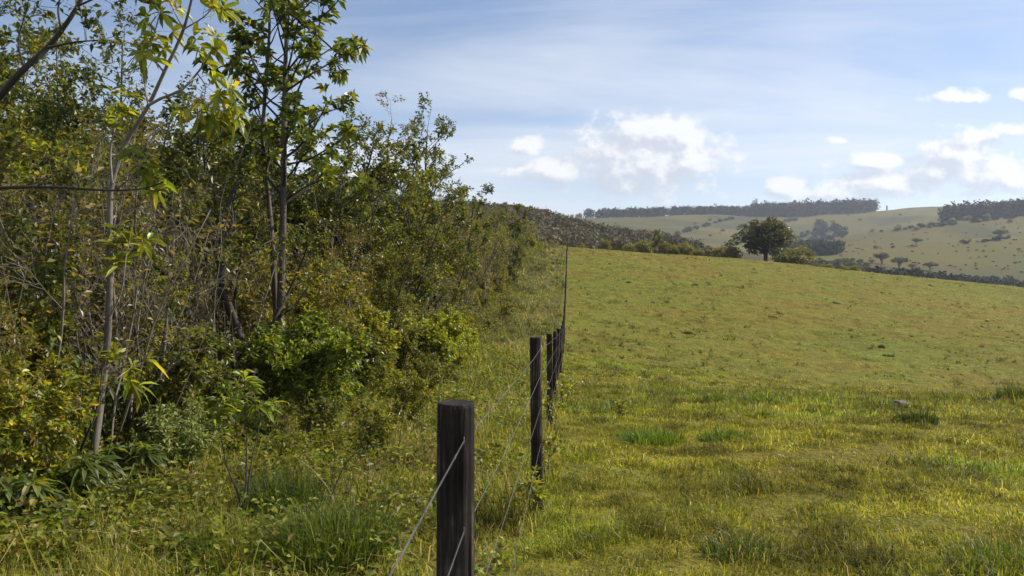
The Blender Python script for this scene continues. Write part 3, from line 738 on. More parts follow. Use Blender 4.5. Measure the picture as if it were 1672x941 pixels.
# pale bare shoots
def whip(seed, lines, d, label, col, r=.014, name='bare_shoot', cat='sapling'):
    P = Plant(seed); rg = P.rng
    for k, ln in enumerate(lines):
        q = path_px(ln, d, rg, 14, .06); rr = r*(1 if k == 0 else .55); P.w.tube(q, np.linspace(rr, rr*.3, 14), 5, col, False)
        if k == 0: b0 = q[0].copy()
    for v in P.w.v: v -= b0.astype(np.float32)
    return tag(link(name, P.w.mesh(name, M_BARK, True), None), label, cat), b0
def put_whip(*a, **k):
    o, b0 = whip(*a, **k); o.location = b0
put_whip(131, [[(212, 690), (222, 560), (232, 480), (245, 420), (266, 375), (288, 340)], [(240, 440), (225, 400), (222, 370)], [(262, 380), (275, 372), (292, 368)]], 9.2, 'thin pale leafless shoot bent to one side, beside the pale-trunked tree', PALE, .018)
put_whip(132, [[(300, 700), (345, 560), (352, 470), (362, 400), (360, 330), (385, 270), (420, 245)], [(362, 400), (380, 370), (378, 330)], [(385, 270), (400, 235), (410, 205)], [(352, 470), (375, 430), (400, 400)]], 11, 'long pale twiggy shoot in front of the crooked trunk', GREY, .016)
put_whip(133, [[(108, 802), (122, 760), (140, 715), (158, 670), (168, 600)], [(122, 760), (108, 700), (112, 620)], [(140, 715), (136, 640), (140, 560)]], hit(108, 805)[1], 'short dark forked stem at the foot of the pale-trunked tree', DARK, .020, 'stem_plant', 'stem')
put_whip(134, [[(86, 800), (92, 720), (97, 640), (90, 560)], [(92, 720), (70, 650), (62, 590)]], hit(86, 805)[1]+.3, 'thin dark stem leaning away from the forked stem, leftmost of the bare stems', DARK, .010, 'stem_plant', 'stem')
put_whip(135, [[(640, 770), (650, 735), (656, 690), (668, 640)], [(656, 690), (645, 672), (640, 650)], [(652, 725), (664, 700), (672, 690)]], hit(640, 772)[1], 'dark dry weed stalk standing in the verge behind the near post', (.06, .05, .04), .005, 'weed_stalk', 'weed')
put_whip(136, [[(586, 860), (548, 820), (532, 792), (508, 765), (490, 752)]], hit(560, 850)[1], 'pale arching dead stem bent over the long grass tussock', (.42, .36, .26), .005, 'dead_stem', 'stem')
put_whip(137, [[(525, 860), (545, 800), (575, 745), (640, 720)], [(545, 800), (540, 760), (552, 720)], [(575, 745), (590, 720), (600, 690)]], hit(525, 862)[1]+.1, 'dark thin branching weed behind the long grass tussock', (.05, .045, .03), .006, 'weed_stalk', 'weed')

# leafy plants along the foot of the thicket
def leafy(seed, px, py, label, name, cat, hgt, ns, spec, col=BROWN, spread=.35, nb=6, lmat=None, nearer=0):
    bx, d = hit(px, py); d -= nearer; bx = (px-CX)/F*d
    P = Plant(seed); rg = P.rng; b0 = np.array([bx, d, h1(bx, d)-.02])
    for k in range(ns):
        az = 6.283*k/ns+rg.uniform(0, 1)
        q = shoot(rg, b0+rg.normal(0, .02, 3)*[1, 1, 0], unit(np.array([math.cos(az)*spread, math.sin(az)*spread, 1])), hgt*rg.uniform(.75, 1.1), 7, .08, .03)
        P.stem(q, .010*max(hgt, .6), .003, col, 5); P.branches(q, np.full(8, .006), spec, col, nb, .35, hgt*.32, (40, 75), lambda t: 1.1-.5*t); P.limb(q[-4:], .004, spec, col)
    return rooted(P, name, label, cat, spec, b0, lmat, parts=('stem', 'leaves'))
LW = dict(n2=2, L2=.10, n3=0, L3=.1, levels=1, k=8, whorl=True, l=.19, w=.042, bare=.5, lift=.1, droop=.55, flat=.4, kind='blade', cols=[(.045, .062, .014), (.062, .08, .016), (.036, .05, .012), (.085, .095, .02)], wts=[4, 3, 3, 1])
leafy(141, 118, 838, 'low plant with long drooping lance leaves in front of the dark forked stem', 'lance_leaf_plant', 'plant', .45, 6, LW, (.07, .07, .03), .6, 3)
leafy(142, 44, 800, 'upright plant with finger-like whorled leaves at the thicket foot, leftmost of the lance-leaved plants', 'lance_leaf_plant', 'plant', .85, 3, LW, (.07, .06, .03), .3, 3)
leafy(143, 150, 740, 'tall lance-leaved plant mingling with the pale trunk', 'lance_leaf_plant', 'plant', 1.25, 4, LW, (.07, .06, .03), .3, 4)
FERN = dict(n2=5, L2=.2, n3=0, L3=.1, levels=1, k=12, l=.065, w=.026, bare=.2, lift=.05, droop=.2, cols=[(.12, .14, .038), (.15, .17, .05), (.09, .11, .03)], wts=[4, 3, 3])
leafy(144, 290, 772, 'pale grey-green feathery shrub at the thicket foot', 'feathery_shrub', 'shrub', .62, 6, FERN, BROWN, .6, 7, M_LEAFDULL)
BROAD = dict(n2=3, L2=.16, n3=0, L3=.1, levels=1, k=7, whorl=False, l=.135, w=.042, bare=.3, lift=.2, droop=.4, kind='blade', cols=[(.070, .092, .012), (.095, .115, .015), (.05, .068, .010)], wts=[4, 3, 3])
leafy(145, 397, 842, 'bright green sapling with a leafy umbrella top on bare stems', 'green_sapling', 'sapling', 1.12, 3, dict(BROAD, bare=.75, n2=5), (.07, .05, .04), .16, 0)
leafy(146, 345, 740, 'bushy bright green plant behind the umbrella-topped sapling', 'green_plant', 'plant', .7, 5, BROAD, (.07, .05, .04), .5, 4)
BR2 = dict(S_YELL, L2=.4, L3=.22, l=.09, w=.05, k=8, cols=[(.11, .135, .014), (.15, .17, .018), (.07, .095, .012)], wts=[4, 3, 2])
leafy(147, 700, 628, 'sunlit yellow-green bush at the corner where the thicket steps back', 'bright_bush', 'bush', 1.5, 5, BR2, BROWN, .55, 7)
leafy(148, 745, 600, 'smaller sunlit bush just beyond the yellow-green corner bush', 'bright_bush', 'bush', 1.2, 4, BR2, BROWN, .5, 6)
leafy(149, 560, 668, 'glossy green bush at the verge below the dark dense-crowned tree', 'glossy_bush', 'bush', 1.1, 5, dict(BR2, **DEEP), BROWN, .55, 7)
leafy(150, 500, 690, 'leafy green bush right of the crooked trunk', 'glossy_bush', 'bush', 1.25, 5, dict(BR2, cols=[(.07, .095, .012), (.10, .125, .015), (.05, .07, .01)], wts=[3, 3, 3]), BROWN, .5, 7)
leafy(151, 468, 700, 'shrub with yellowed leaves high above the crooked fork', 'yellowed_shrub', 'shrub', 2.3, 3, dict(S_RUST, l=.11, w=.035, cols=[(.13, .10, .016), (.09, .085, .013), (.05, .06, .010)], wts=[1, 3, 4]), BROWN, .25, 6, None, -3.2)
for k, (px, py, hg, lb) in enumerate(((893, 800, .55, 'small green weed growing against the foot of the second post'), (902, 708, .8, 'leafy vine weed climbing beside the third post'), (921, 668, .9, 'light green weed leaning on the close-set distant posts'), (868, 858, .45, 'low weed in front of the second post'), (1012, 688, .35, 'thin weed sprig beside the grass tussocks in the pasture'))):
    leafy(160+k, px, py, lb, 'post_weed', 'weed', hg, 2, dict(n2=2, L2=.12, n3=0, L3=.1, levels=1, k=5, l=.06, w=.034, bare=.1, lift=.1, **YELL), (.06, .05, .03), .2, 5)

vr = np.random.default_rng(15)
for k in range(20):
    px, py = [(520, 720), (585, 690), (640, 665), (690, 655), (470, 760), (610, 740), (730, 640), (665, 700), (540, 680), (445, 735), (780, 560), (760, 590), (800, 540), (770, 530), (700, 610), (790, 505), (815, 480), (826, 520), (840, 465), (745, 610)][k]
    bx, d = hit(px, py)
    ms = PROTO['bush' if k % 3 else 'bushd'][k % 2]; s_ = vr.uniform(.28, .5)*np.interp(d, [6, 20, 60], [.75, 1.1, 1.5])
    plant_thing('verge_shrub', 'small leafy shrub sprouting in the rough verge between thicket and fence', 'shrub', (bx, d, h1(bx, d)-.03), ms, 'small shrubs of the verge', vr.uniform(0, 6), (s_, s_, s_*vr.uniform(.7, 1.1)))

leafy(152, 215, 800, 'low lance-leaved plant between the pale trunk and the feathery shrub', 'lance_leaf_plant', 'plant', .4, 4, LW, (.07, .07, .03), .5, 3)
leafy(153, 20, 872, 'drooping lance-leaved plant nearest the path at the frame edge', 'lance_leaf_plant', 'plant', .4, 5, LW, (.07, .07, .03), .6, 3)
lr = np.random.default_rng(44); g = Geo(); n = 9000
y = np.exp(lr.uniform(math.log(4.6), math.log(16), n)); x = edge_x(y)+lr.normal(-.1, .75, n)
k = fbm(x/1.1, y/1.1, 151, 3) > -.03; x, y = x[k], y[k]; n = len(x)
A = unit(np.stack([lr.normal(0, 1, n), lr.normal(0, 1, n), lr.normal(.1, .35, n)], 1))
put_leaves(g, lr, np.stack([x, y, H(x, y)+lr.uniform(.0, .10, n)], 1), A, .085, .034, pal(lr, n, [(.13, .095, .06), (.19, .145, .095), (.09, .065, .042), (.26, .21, .14)], [4, 3, 3, 1.4]), 'oval', .1)
tag(link('leaf_litter', g.mesh('leaf_litter', M_DRY)), 'brown dead leaf litter along the foot of the thicket', None, None, 'stuff')

# leaf mass between the trunks: nobody could count these stems
rg = np.random.default_rng(9); g = Geo()
n = 85000
y = np.exp(rg.uniform(math.log(5.2), math.log(120), n)); dep = rg.uniform(-.15, 6, n)*np.interp(y, [5, 40], [1, 1.8])
x = edge_x(y)-dep
z = rg.random(n)**1.3*np.interp(y, [5, 15, 40], [1.1, 1.9, 2.8])*np.clip(.25+dep/1.5, .1, 1)
cl = fbm(x*1.1+z, y*1.1-z*.7, 55, 3)
k = (cl > -.03) & (x > -.75*y-2.5); x, y, z = x[k], y[k], z[k]; n = len(x)
sz = np.interp(y, [5, 20, 60, 120], [.085, .12, .22, .34])
A = unit(rg.normal(0, 1, (n, 3))+np.array([.3, -.2, .1]))
cc = pal(rg, n, [(.045, .058, .012), (.07, .08, .015), (.032, .042, .011), (.10, .08, .03), (.13, .11, .06)], [4, 3, 3, 1.2, .8])
put_leaves(g, rg, np.stack([x, y, H(x, y)+z], 1), A, sz, sz*.45, cc)
# thin stems among them
for i in range(700):
    yy = math.exp(rg.uniform(math.log(5.5), math.log(60))); xx = float(edge_x(yy))-rg.uniform(0, 4)
    hh = rg.uniform(.8, 2.6); p0 = np.array([xx, yy, h1(xx, yy)-.05]) if i % 7 == 0 or i == 0 else np.array([xx, yy, float(ZC+np.interp(yy, [5, 12, 28, 50], [-2.1, -2.5, -3.6, -2.9]))-.1])
    q = shoot(rg, p0, unit(np.array([rg.normal(0, .3), rg.normal(0, .3), 1])), hh, 5, .12, .02)
    g.tube(q, np.linspace(.009, .003, 6)*np.interp(yy, [5, 60], [1, 2]), 3, [(.10, .08, .06), (.19, .155, .11), (.05, .04, .033)][i % 3], False)
tag(link('undergrowth', g.mesh('undergrowth', M_LEAFDULL)), 'tangled leafy undergrowth between the thicket stems', None, None, 'stuff')

# ------------------------------------------------------------------ grass
def blades(g, rg, x, y, h, w, cols, bend=.6, two=True, lean=None, z=None):
    n = len(x)
    if n == 0: return
    z = (H(x, y) if z is None else z)-.012
    b0 = np.stack([x, y, z], 1)
    az = rg.uniform(0, 6.283, n); dr = np.stack([np.cos(az), np.sin(az), 0*az], 1)
    if lean is not None: dr = unit(dr+np.array(lean))
    fa = rg.uniform(0, 6.283, n); sd = np.stack([np.cos(fa), np.sin(fa), 0*fa], 1)*(w*.5)[:, None] if np.ndim(w) else np.stack([np.cos(fa), np.sin(fa), 0*fa], 1)*w*.5
    bd = np.abs(rg.normal(bend, bend*.45, n))[:, None]; h = np.asarray(h)[:, None]
    up = np.array([0, 0, 1.])
    tip = b0+(up*np.sqrt(np.clip(1-np.minimum(bd, .93)**2, .1, 1))+dr*bd)*h
    if two:
        mid = b0+(up*.62+dr*bd*.28)*h
        v = np.stack([b0-sd, b0+sd, mid-sd*.8, mid+sd*.8, tip], 1); tr = np.array([[0, 1, 3], [0, 3, 2], [2, 3, 4]])
    else:
        v = np.stack([b0-sd, b0+sd, tip], 1); tr = np.array([[0, 1, 2]])
    m = v.shape[1]
    g.add(v.reshape(-1, 3), (np.arange(n)[:, None, None]*m+tr[None]).reshape(-1, 3), np.repeat(cols, m, 0))
GC = [(.124, .138, .016), (.172, .168, .020), (.080, .096, .013), (.21, .205, .034), (.31, .275, .14)]
def sward(rg, y0, y1, dens, side):
    """random turf positions between two distances on one side of the fence"""
    area = .80*(y1*y1-y0*y0)+8*(y1-y0); n = int(area*dens)
    y = np.sqrt(rg.uniform(y0*y0, y1*y1, n)); x = rg.uniform(-1, 1, n)*(.76*y+2)
    fx = fence_x(y)+rg.normal(0, .10, n)
    if side > 0: k = x > fx
    else: k = (x < fx) & (x > edge_x(y)-2.0)
    return x[k], y[k]
rg = np.random.default_rng(21)
BANDS = [(.9, 4, 3000, True, .062, .0052), (4, 8, 3600, True, .062, .0065), (8, 13, 1800, True, .066, .009), (13, 22, 620, True, .072, .015), (22, 36, 230, True, .07, .026), (36, 64, 95, False, .07, .036), (64, 150, 34, False, .075, .06)]
g = Geo()
for y0, y1, dn, two, hh, ww in BANDS:
    x, y = sward(rg, y0, y1, dn, 1)
    pt = fbm(x/1.7, y/1.7, 61, 3); p2 = fbm(x/.45, y/.45, 66, 2); p3 = fbm(x/6, y/6, 63, 2)
    k = rg.random(len(x)) < np.clip(.85+p2*1.8+pt*.6, .3, 1)
    x, y, pt, p2, p3 = x[k], y[k], pt[k], p2[k], p3[k]; n = len(x)
    h = hh*np.exp(rg.normal(0, .38, n))*np.clip(1+pt*1.3+p2*1.5, .4, 2.0)*np.interp(y, [0, 12, 26, 60], [1.15, 1.0, .8, .75])
    c = pal(rg, n, GC, [4, 4, 2.6, 1.5, .7], .24)
    fresh = np.clip(.5+pt*3+p3*2-(x-fence_x(y)-1.2)*.05, 0, 1)[:, None]
    c = c*(np.array([1.14, 1.04, 1.03])*(1-fresh)+np.array([.82, 1.02, .8])*fresh)
    s1 = np.interp(y0, [0, 8, 13, 22, 36, 64], [.32, .36, .5, .7, .95, 1.3])
    q1 = fbm(x/s1, y/(s1*.75), 131, 3); q2 = fbm(x/(s1*3.5), y/(s1*2.2), 137, 2)
    c = c*np.clip(1+q1*np.interp(y0, [0, 13, 36], [1.3, 1.6, 2.2])+q2*.9, .35, 1.75)[:, None]
    h = h*np.clip(1-q1*1.2, .4, 1.7)
    sw = 12.6*vnoise(x/.8, y/.8, 141); ln = np.stack([np.cos(sw), np.sin(sw), 0*sw], 1)*np.interp(y0, [0, 22], [.9, .3])
    blades(g, rg, x, y, h, ww*np.exp(rg.normal(0, .25, n)), c, .92, two, ln)
tag(link('pasture_grass', g.mesh('pasture_grass', M_GRASS)), 'short sunlit pasture grass', None, None, 'stuff')
g = Geo()
for y0, y1, dn, two, hh, ww in BANDS:
    x, y = sward(rg, y0, y1, dn*.85, -1)
    pt = fbm(x/1.2, y/1.2, 71, 3); p2 = fbm(x/.4, y/.4, 76, 2)
    k = rg.random(len(x)) < np.clip(.72+p2*2.4+pt*1.2, .06, 1)*np.clip((x-edge_x(y)+2.4)/2, .15, 1)
    x, y, pt, p2 = x[k], y[k], pt[k], p2[k]; n = len(x)
    rough = np.clip(.35+pt*3.0, 0, 1)
    h = hh*.95*np.exp(rg.normal(0, .45, n))*(1+rough*1.2)*np.clip(1+p2*2, .4, 2)*np.interp(y, [0, 12, 30, 60], [1.1, 1.1, 1.4, 1.8])
    c = pal(rg, n, [(.110, .120, .016), (.150, .148, .020), (.070, .080, .013), (.21, .18, .04), (.31, .24, .12)], [4, 3.4, 2.6, 1.8, 1.6], .22)
    br = np.clip(fbm(x/1.5, y/1.5, 79, 3)*4-.15, 0, 1)[:, None]*(rg.random(n) < .7)[:, None]
    c = c*(1-br)+np.array([.20, .15, .09])*br*rg.uniform(.6, 1.2, (n, 1))
    blades(g, rg, x, y, h, ww*np.exp(rg.normal(0, .25, n)), c, .72, two)
# broad weed leaves in the verge
x, y = sward(rg, 2.2, 30, 70, -1); n = len(x)
k = fbm(x/.8, y/.8, 83, 3) > .02; x, y = x[k], y[k]; n = len(x)
for j in range(4):
    A = unit(np.stack([rg.normal(0, 1, n), rg.normal(0, 1, n), rg.uniform(.1, .9, n)], 1))
    put_leaves(g, rg, np.stack([x+rg.normal(0, .02, n), y+rg.normal(0, .02, n), H(x, y)+rg.uniform(.02, .22, n)], 1), A, np.interp(y, [2, 30], [.055, .09]), np.interp(y, [2, 30], [.03, .05]), pal(rg, n, [(.105, .125, .015), (.145, .155, .02), (.07, .085, .013)], [4, 3, 3]))
tag(link('verge_grass', g.mesh('verge_grass', M_GRASS)), 'longer rough grass and weeds of the strip beside the thicket', None, None, 'stuff')

# weedy growth and rough clumps farther up the strip and over the slope
def clumps(g, rg, x, y, rad, h, per, cols, wts, w):
    n = len(x); a = rg.uniform(0, 6.283, (n, per)); r = np.sqrt(rg.random((n, per)))*rad[:, None]
    el = rg.uniform(.5, 1.6, (n, 1)); X1 = (x[:, None]+r*np.cos(a)*el); Y1 = (y[:, None]+r*np.sin(a)/el)
    hh = h[:, None]*np.exp(rg.normal(0, .35, (n, per)))
    cc = (pal(rg, n, cols, wts, .2)[:, None]*np.clip(1+rg.normal(0, .25, (n, per, 1)), .3, 2)).reshape(-1, 3)
    ww = np.repeat(w, per)*np.exp(rg.normal(0, .3, n*per))
    blades(g, rg, X1.ravel(), Y1.ravel(), hh.ravel(), ww, cc, .55, False)
rr = np.random.default_rng(71); g = Geo()
n = 9000; y = np.exp(rr.uniform(math.log(14), math.log(150), n)); x = rr.uniform(-1, 1, n)*(.76*y+2)
k = (x > fence_x(y)+.1) & (fbm(x/5, y/5, 88, 3)+rr.normal(0, .1, n) > -.02); x, y = x[k], y[k]; n = len(x)
clumps(g, rr, x, y, np.exp(rr.normal(math.log(.16), .5, n))*np.interp(y, [14, 120], [.8, 1.5]), np.exp(rr.normal(math.log(.13), .35, n)), 22, [(.065, .075, .014), (.095, .10, .018), (.042, .046, .012), (.12, .095, .03), (.035, .030, .016)], [4, 3, 3, 1.5, 1], np.interp(y, [14, 40, 150], [.016, .035, .07]))
tag(link('pasture_tufts', g.mesh('pasture_tufts', M_GRASS)), 'fine tufts and trampled clumps all over the pasture slope', None, None, 'stuff')
g = Geo()
n = 2600; y = np.exp(rr.uniform(math.log(6), math.log(115), n)); f_ = rr.random(n)**.8; x = fence_x(y)-.05-f_*(fence_x(y)-edge_x(y)+1)
k = fbm(x/1.6, y/1.6, 91, 3)+rr.normal(0, .08, n)+f_*.06 > .0; x, y = x[k], y[k]; n = len(x)
clumps(g, rr, x, y, np.exp(rr.normal(math.log(.20), .45, n))*np.interp(y, [6, 100], [.8, 1.7]), np.exp(rr.normal(math.log(.2), .4, n))*np.interp(y, [6, 100], [.8, 1.6]), 26, [(.060, .072, .014), (.085, .09, .018), (.045, .045, .014), (.10, .075, .035), (.04, .032, .02)], [4, 3, 2, 2.2, 2.0], np.interp(y, [6, 40, 115], [.011, .035, .07]))
n = 9000; y = np.exp(rr.uniform(math.log(5), math.log(110), n)); f_ = rr.random(n)**.55; x = fence_x(y)-.15-f_*(fence_x(y)-edge_x(y)+.6)
k = (fbm(x/1.1, y/1.1, 95, 3)+rr.normal(0, .05, n)+f_*.1 > .03) & (f_ > np.interp(y, [18, 45], [0, .62])); x, y = x[k], y[k]; n = len(x)
for j in range(7):
    hh = rr.random(n)**1.3*np.interp(y, [5, 30, 110], [.28, .36, .42]); A = unit(np.stack([rr.normal(0, 1, n), rr.normal(0, 1, n), rr.uniform(-.2, .9, n)], 1)); o1 = rr.normal(0, .08, (2, n))*np.interp(y, [5, 110], [.8, 3])
    s_ = np.interp(y, [5, 20, 110], [.075, .11, .24]); put_leaves(g, rr, np.stack([x+o1[0], y+o1[1], H(x, y)+hh], 1), A, s_, s_*.5, pal(rr, n, [(.11, .13, .016), (.15, .155, .02), (.075, .085, .013), (.19, .15, .03)], [4, 3, 3, 1.4]))
tag(link('verge_weeds', g.mesh('verge_weeds', M_GRASS)), 'rough clumps and leafy weeds of the strip beside the thicket', None, None, 'stuff')

# tussocks one can point at
def tussock(px, py, rad, hgt, n, label, group=None, cols=None, seed=0, w=.006, name='grass_tussock', bend=.5, d=None):
    rr = np.random.default_rng(300+seed); bx, dd = hit(px, py) if d is None else ((px-CX)/F*d, d)
    a = rr.uniform(0, 6.283, n); r = rad*np.sqrt(rr.random(n))
    x = bx+r*np.cos(a); y = dd+r*np.sin(a)
    g = Geo(); z = H(x, y)
    c = pal(rr, n, cols or [(.06, .085, .012), (.09, .11, .015), (.04, .058, .010), (.16, .15, .035)], [4, 3, 3, 1.2])
    h = hgt*np.exp(rr.normal(0, .3, n))*(1.1-.5*(r/rad)**2)
    out_ = np.stack([np.cos(a), np.sin(a), 0*a], 1)*(r/rad)[:, None]*1.3
    blades(g, rr, x, y, h, w*np.exp(rr.normal(0, .25, n)), c, bend, True, out_, z)
    b0 = np.array([bx, dd, h1(bx, dd)])
    for v in g.v: v -= b0.astype(np.float32)
    o = tag(link(name, g.mesh(name, M_GRASS)), label, 'grass tuft', group); o.location = b0; return o
DK = [(.035, .052, .010), (.055, .075, .012), (.025, .038, .008), (.10, .10, .02)]
tussock(548, 925, .42, .36, 2600, 'big clump of long green grass left of the near post', None, None, 1, .007)
tussock(462, 835, .36, .30, 1500, 'dark overhanging grass clump behind the umbrella-topped sapling', None, DK, 2, .007)
tussock(395, 920, .35, .27, 1300, 'light green grass clump at the bottom edge left of the big clump', None, [(.10, .13, .016), (.14, .16, .02), (.2, .18, .05)]+DK[:1], 3)
tussock(300, 900, .3, .26, 900, 'thin grass clump with upright yellowish blades in the lower left verge', None, [(.13, .14, .02), (.09, .11, .016), (.2, .17, .05)]+DK[:1], 4)
tussock(1062, 722, .48, .17, 1300, 'broad green grass tussock in the pasture nearest the fence', None, [(.085, .12, .014), (.06, .09, .012), (.12, .15, .018), (.04, .06, .01)], 5, .010)
tussock(1185, 718, .40, .13, 900, 'fresh green tussock between the broad one and the grey stone', None, [(.085, .12, .014), (.06, .09, .012), (.13, .15, .018), (.04, .06, .01)], 6, .010)
tussock(1225, 660, .55, .16, 900, 'wide low tussock at the brow of the near pasture', None, None, 7, .014)
tussock(1165, 655, .35, .15, 600, 'small tussock left of the wide low one at the brow', None, None, 8, .014)
tussock(1495, 692, .32, .20, 800, 'dark wiry tussock in front of the grey stone', None, DK, 9, .011)
tussock(1472, 668, .35, .10, 700, 'ring of dark grass around the grey stone', None, DK, 10, .012)
tussock(1655, 655, .35, .30, 700, 'tall dark grass tuft on the brow, rightmost in the pasture', None, DK, 11, .014)
tussock(1300, 700, .4, .10, 700, 'flat dry brownish tuft between the fresh tussock and the stone', None, [(.12, .10, .03), (.16, .13, .05), (.08, .075, .02), (.2, .17, .07)], 12, .010)
tussock(1215, 905, .30, .13, 900, 'dark hollowed tuft with dry stalks low in the near pasture', None, DK[:3]+[(.25, .2, .1)], 13)
tussock(1640, 930, .4, .15, 1300, 'thick grassy clump in the lower corner of the pasture', None, None, 14)
rg = np.random.default_rng(33)
for k in range(11):                       # low clumps on the far slope
    px = rg.uniform(945, 1660); py = np.interp(px, [930, 1672], [412, 480])+rg.random()**1.2*np.interp(px, [930, 1672], [150, 150])
    d = hit(px, py, 25)[1]
    tussock(px, py, rg.uniform(.14, .42), rg.uniform(.07, .16), 160, 'low dark grass clump dotted on the far pasture slope', 'grass clumps on the slope', [(.05, .055, .013), (.07, .07, .018), (.035, .038, .012), (.10, .085, .03)], 50+k, .05, 'grass_clump', .6)
for k in range(0):
    py = rg.uniform(425, 560); d0 = hit(880, py, 20)[1]; px = CX+F*(fence_x(d0)-rg.uniform(.6, 3.0))/d0
    tussock(px, py, rg.uniform(.3, .7), rg.uniform(.15, .28), 300, 'rough brown-green grass clump on the strip between thicket and fence', 'grass clumps on the strip', [(.05, .055, .013), (.075, .07, .02), (.035, .036, .012), (.10, .075, .03)], 90+k, .04, 'grass_clump', .5)

# the grey stone
bx, d = hit(1471, 664); rr = np.random.default_rng(4); g = Geo()
nu, nv = 16, 9
vv = []
for j in range(nv+1):
    for i_ in range(nu):
        th = i_*2*np.pi/nu; ph = j/nv*np.pi*.62
        q = np.array([math.cos(th)*math.sin(ph), math.sin(th)*math.sin(ph), math.cos(ph)])
        r = 1+.30*(vnoise(q[0]*2+5, q[1]*2+q[2]*1.7, 3)-.5)+.16*(vnoise(q[0]*5, q[1]*5+q[2]*4, 8)-.5)
        vv.append(q*r*np.array([.20, .15, .13])+[0, 0, .0])
vv = np.array(vv); tr = []
for j in range(nv):
    for i_ in range(nu):
        a_, b_ = j*nu+i_, j*nu+(i_+1) % nu; tr += [(a_, a_+nu, b_+nu), (a_, b_+nu, b_)]
g.add(vv, tr, (.105, .088, .068)); o = tag(link('stone', g.mesh('stone', M_BARK, True)), 'small grey stone poking out of the grass on the brow', 'stone'); o.location = (bx, d, h1(bx, d)-.0)
HAZE = .00017

# ------------------------------------------------------------------ beyond the crest
def wood_mass(g, rg, x, y, hgt, rad, m, cols, wts, ts=.55, z=None, squash=1.0):
    """bumpy crowns made of many leaf clumps, one clump set per tree"""
    n = len(x); z = H(x, y) if z is None else z
    hgt = np.asarray(hgt); rad = np.asarray(rad)
    u = unit(rg.normal(0, 1, (n, m, 3))); pass
    r = rg.uniform(.62, 1.05, (n, m, 1))**.6
    sub = 1+.22*np.sin(u[..., :1]*5+rg.uniform(0, 6, (n, 1, 1)))*np.cos(u[..., 1:2]*5+rg.uniform(0, 6, (n, 1, 1)))
    c = np.stack([x, y, z+hgt*.47], 1)[:, None]+u*r*sub*np.stack([rad, rad, hgt*.5], 1)[:, None]
    N = unit(u+rg.normal(0, .5, u.shape)); A = unit(np.cross(N, rg.normal(0, 1, u.shape))); B = np.cross(N, A)
    s = (rad[:, None, None]*ts)*rg.uniform(.6, 1.3, (n, m, 1))
    v = np.stack([c-A*s*.6-B*s*.4, c+A*s*.6-B*s*.4, c+B*s*.75, c-A*s*.2+B*s*.5], 2).reshape(-1, 4, 3)
    q = len(v); tt = (np.arange(q)[:, None, None]*4+np.array([[0, 1, 2], [0, 2, 3]])[None]).reshape(-1, 3)
    cc = pal(rg, n, cols, wts, .18)[:, None]*np.clip(1+rg.normal(0, .16, (n, m, 1)), .4, 2)
    g.add(v.reshape(-1, 3), tt, np.repeat(cc.reshape(-1, 3), 4, 0))
rg = np.random.default_rng(61)
WOODC = ([(.030, .038, .016), (.040, .048, .018), (.024, .031, .014)], [4, 3, 3])
SCRUBC = ([(.125, .102, .062), (.15, .12, .075), (.10, .086, .045), (.10, .10, .04), (.175, .14, .09)], [4, 3, 3, 2, 1])
def mass(name, label, pts, hgt, rad, m, C, ts=.55, kind='stuff', cat=None, var=.22):
    g = Geo(); pts = np.array(pts); n = len(pts)
    wood_mass(g, rg, pts[:, 0], pts[:, 1], hgt*np.exp(rg.normal(0, var, n)), rad*np.exp(rg.normal(0, var, n)), m, C[0], C[1], ts)
    return tag(link(name, g.mesh(name, M_FAR)), label, cat, None, kind)
def region(n, poly, dmin):
    """ground points seen inside a polygon of photo pixels"""
    poly = np.array(poly, float); lo, hi = poly.min(0), poly.max(0); res = []
    while len(res) < n:
        p = rg.uniform(lo, hi); ins = False
        for k in range(len(poly)):
            a, b_ = poly[k], poly[k-1]
            if (a[1] > p[1]) != (b_[1] > p[1]) and p[0] < (b_[0]-a[0])*(p[1]-a[1])/(b_[1]-a[1])+a[0]: ins = not ins
        if ins: res.append(hit(p[0], p[1], dmin))
    return res
def band(n, px0, px1, d0, d1):
    px = rg.uniform(px0, px1, n); d = rg.uniform(d0, d1, n); return np.stack([(px-CX)/F*d, d], 1)
# grey-brown scrub wood on the near hill
pts = []
while len(pts) < 5200:
    d = rg.uniform(150, 345); px = rg.uniform(640, 1200)
    lim = np.interp(px, [640, 930, 1000, 1060, 1140, 1200], [345, 340, 335, 325, 300, 240])
    if d < lim and (px < 1120 or rg.random() < .6): pts.append(((px-CX)/F*d, d))
mass('scrub_wood', 'grey-brown scrub wood covering the near hill', pts, 2.6, 1.7, 34, SCRUBC, .40)
pts = np.concatenate([band(150, 985, 1235, 1245, 1300), band(60, 985, 1235, 1240, 1248), band(10, 955, 985, 1245, 1290)])
mass('plantation', 'thin dark tree plantation along the far ridge', pts, 15, 5.4, 110, WOODC, .36, var=.10)
pts = np.concatenate([band(170, 1226, 1428, 1215, 1285), band(60, 1228, 1432, 1205, 1216)])
mass('plantation', 'taller dark block of plantation trees on the far ridge', pts, 20, 6.2, 110, WOODC, .34, var=.10)
pts = np.concatenate([band(260, 1545, 1780, 800, 900), band(60, 1540, 1780, 790, 802)])
mass('hill_wood', 'dark wood on the hill shoulder nearest the frame edge', pts, 17, 6, 110, WOODC, .34, var=.12)
mass('gully_wood', 'dark scrubby trees filling the gully below the plantation', region(60, [(1300, 392), (1318, 378), (1335, 362), (1372, 372), (1392, 382), (1378, 390), (1330, 396)], 600), 5, 3.4, 70, WOODC, .42)
mass('valley_wood', 'dark wood in the valley behind the lone big tree', region(60, [(1285, 412), (1305, 402), (1340, 404), (1378, 414), (1340, 418)], 450), 6.5, 3.6, 70, WOODC, .42)
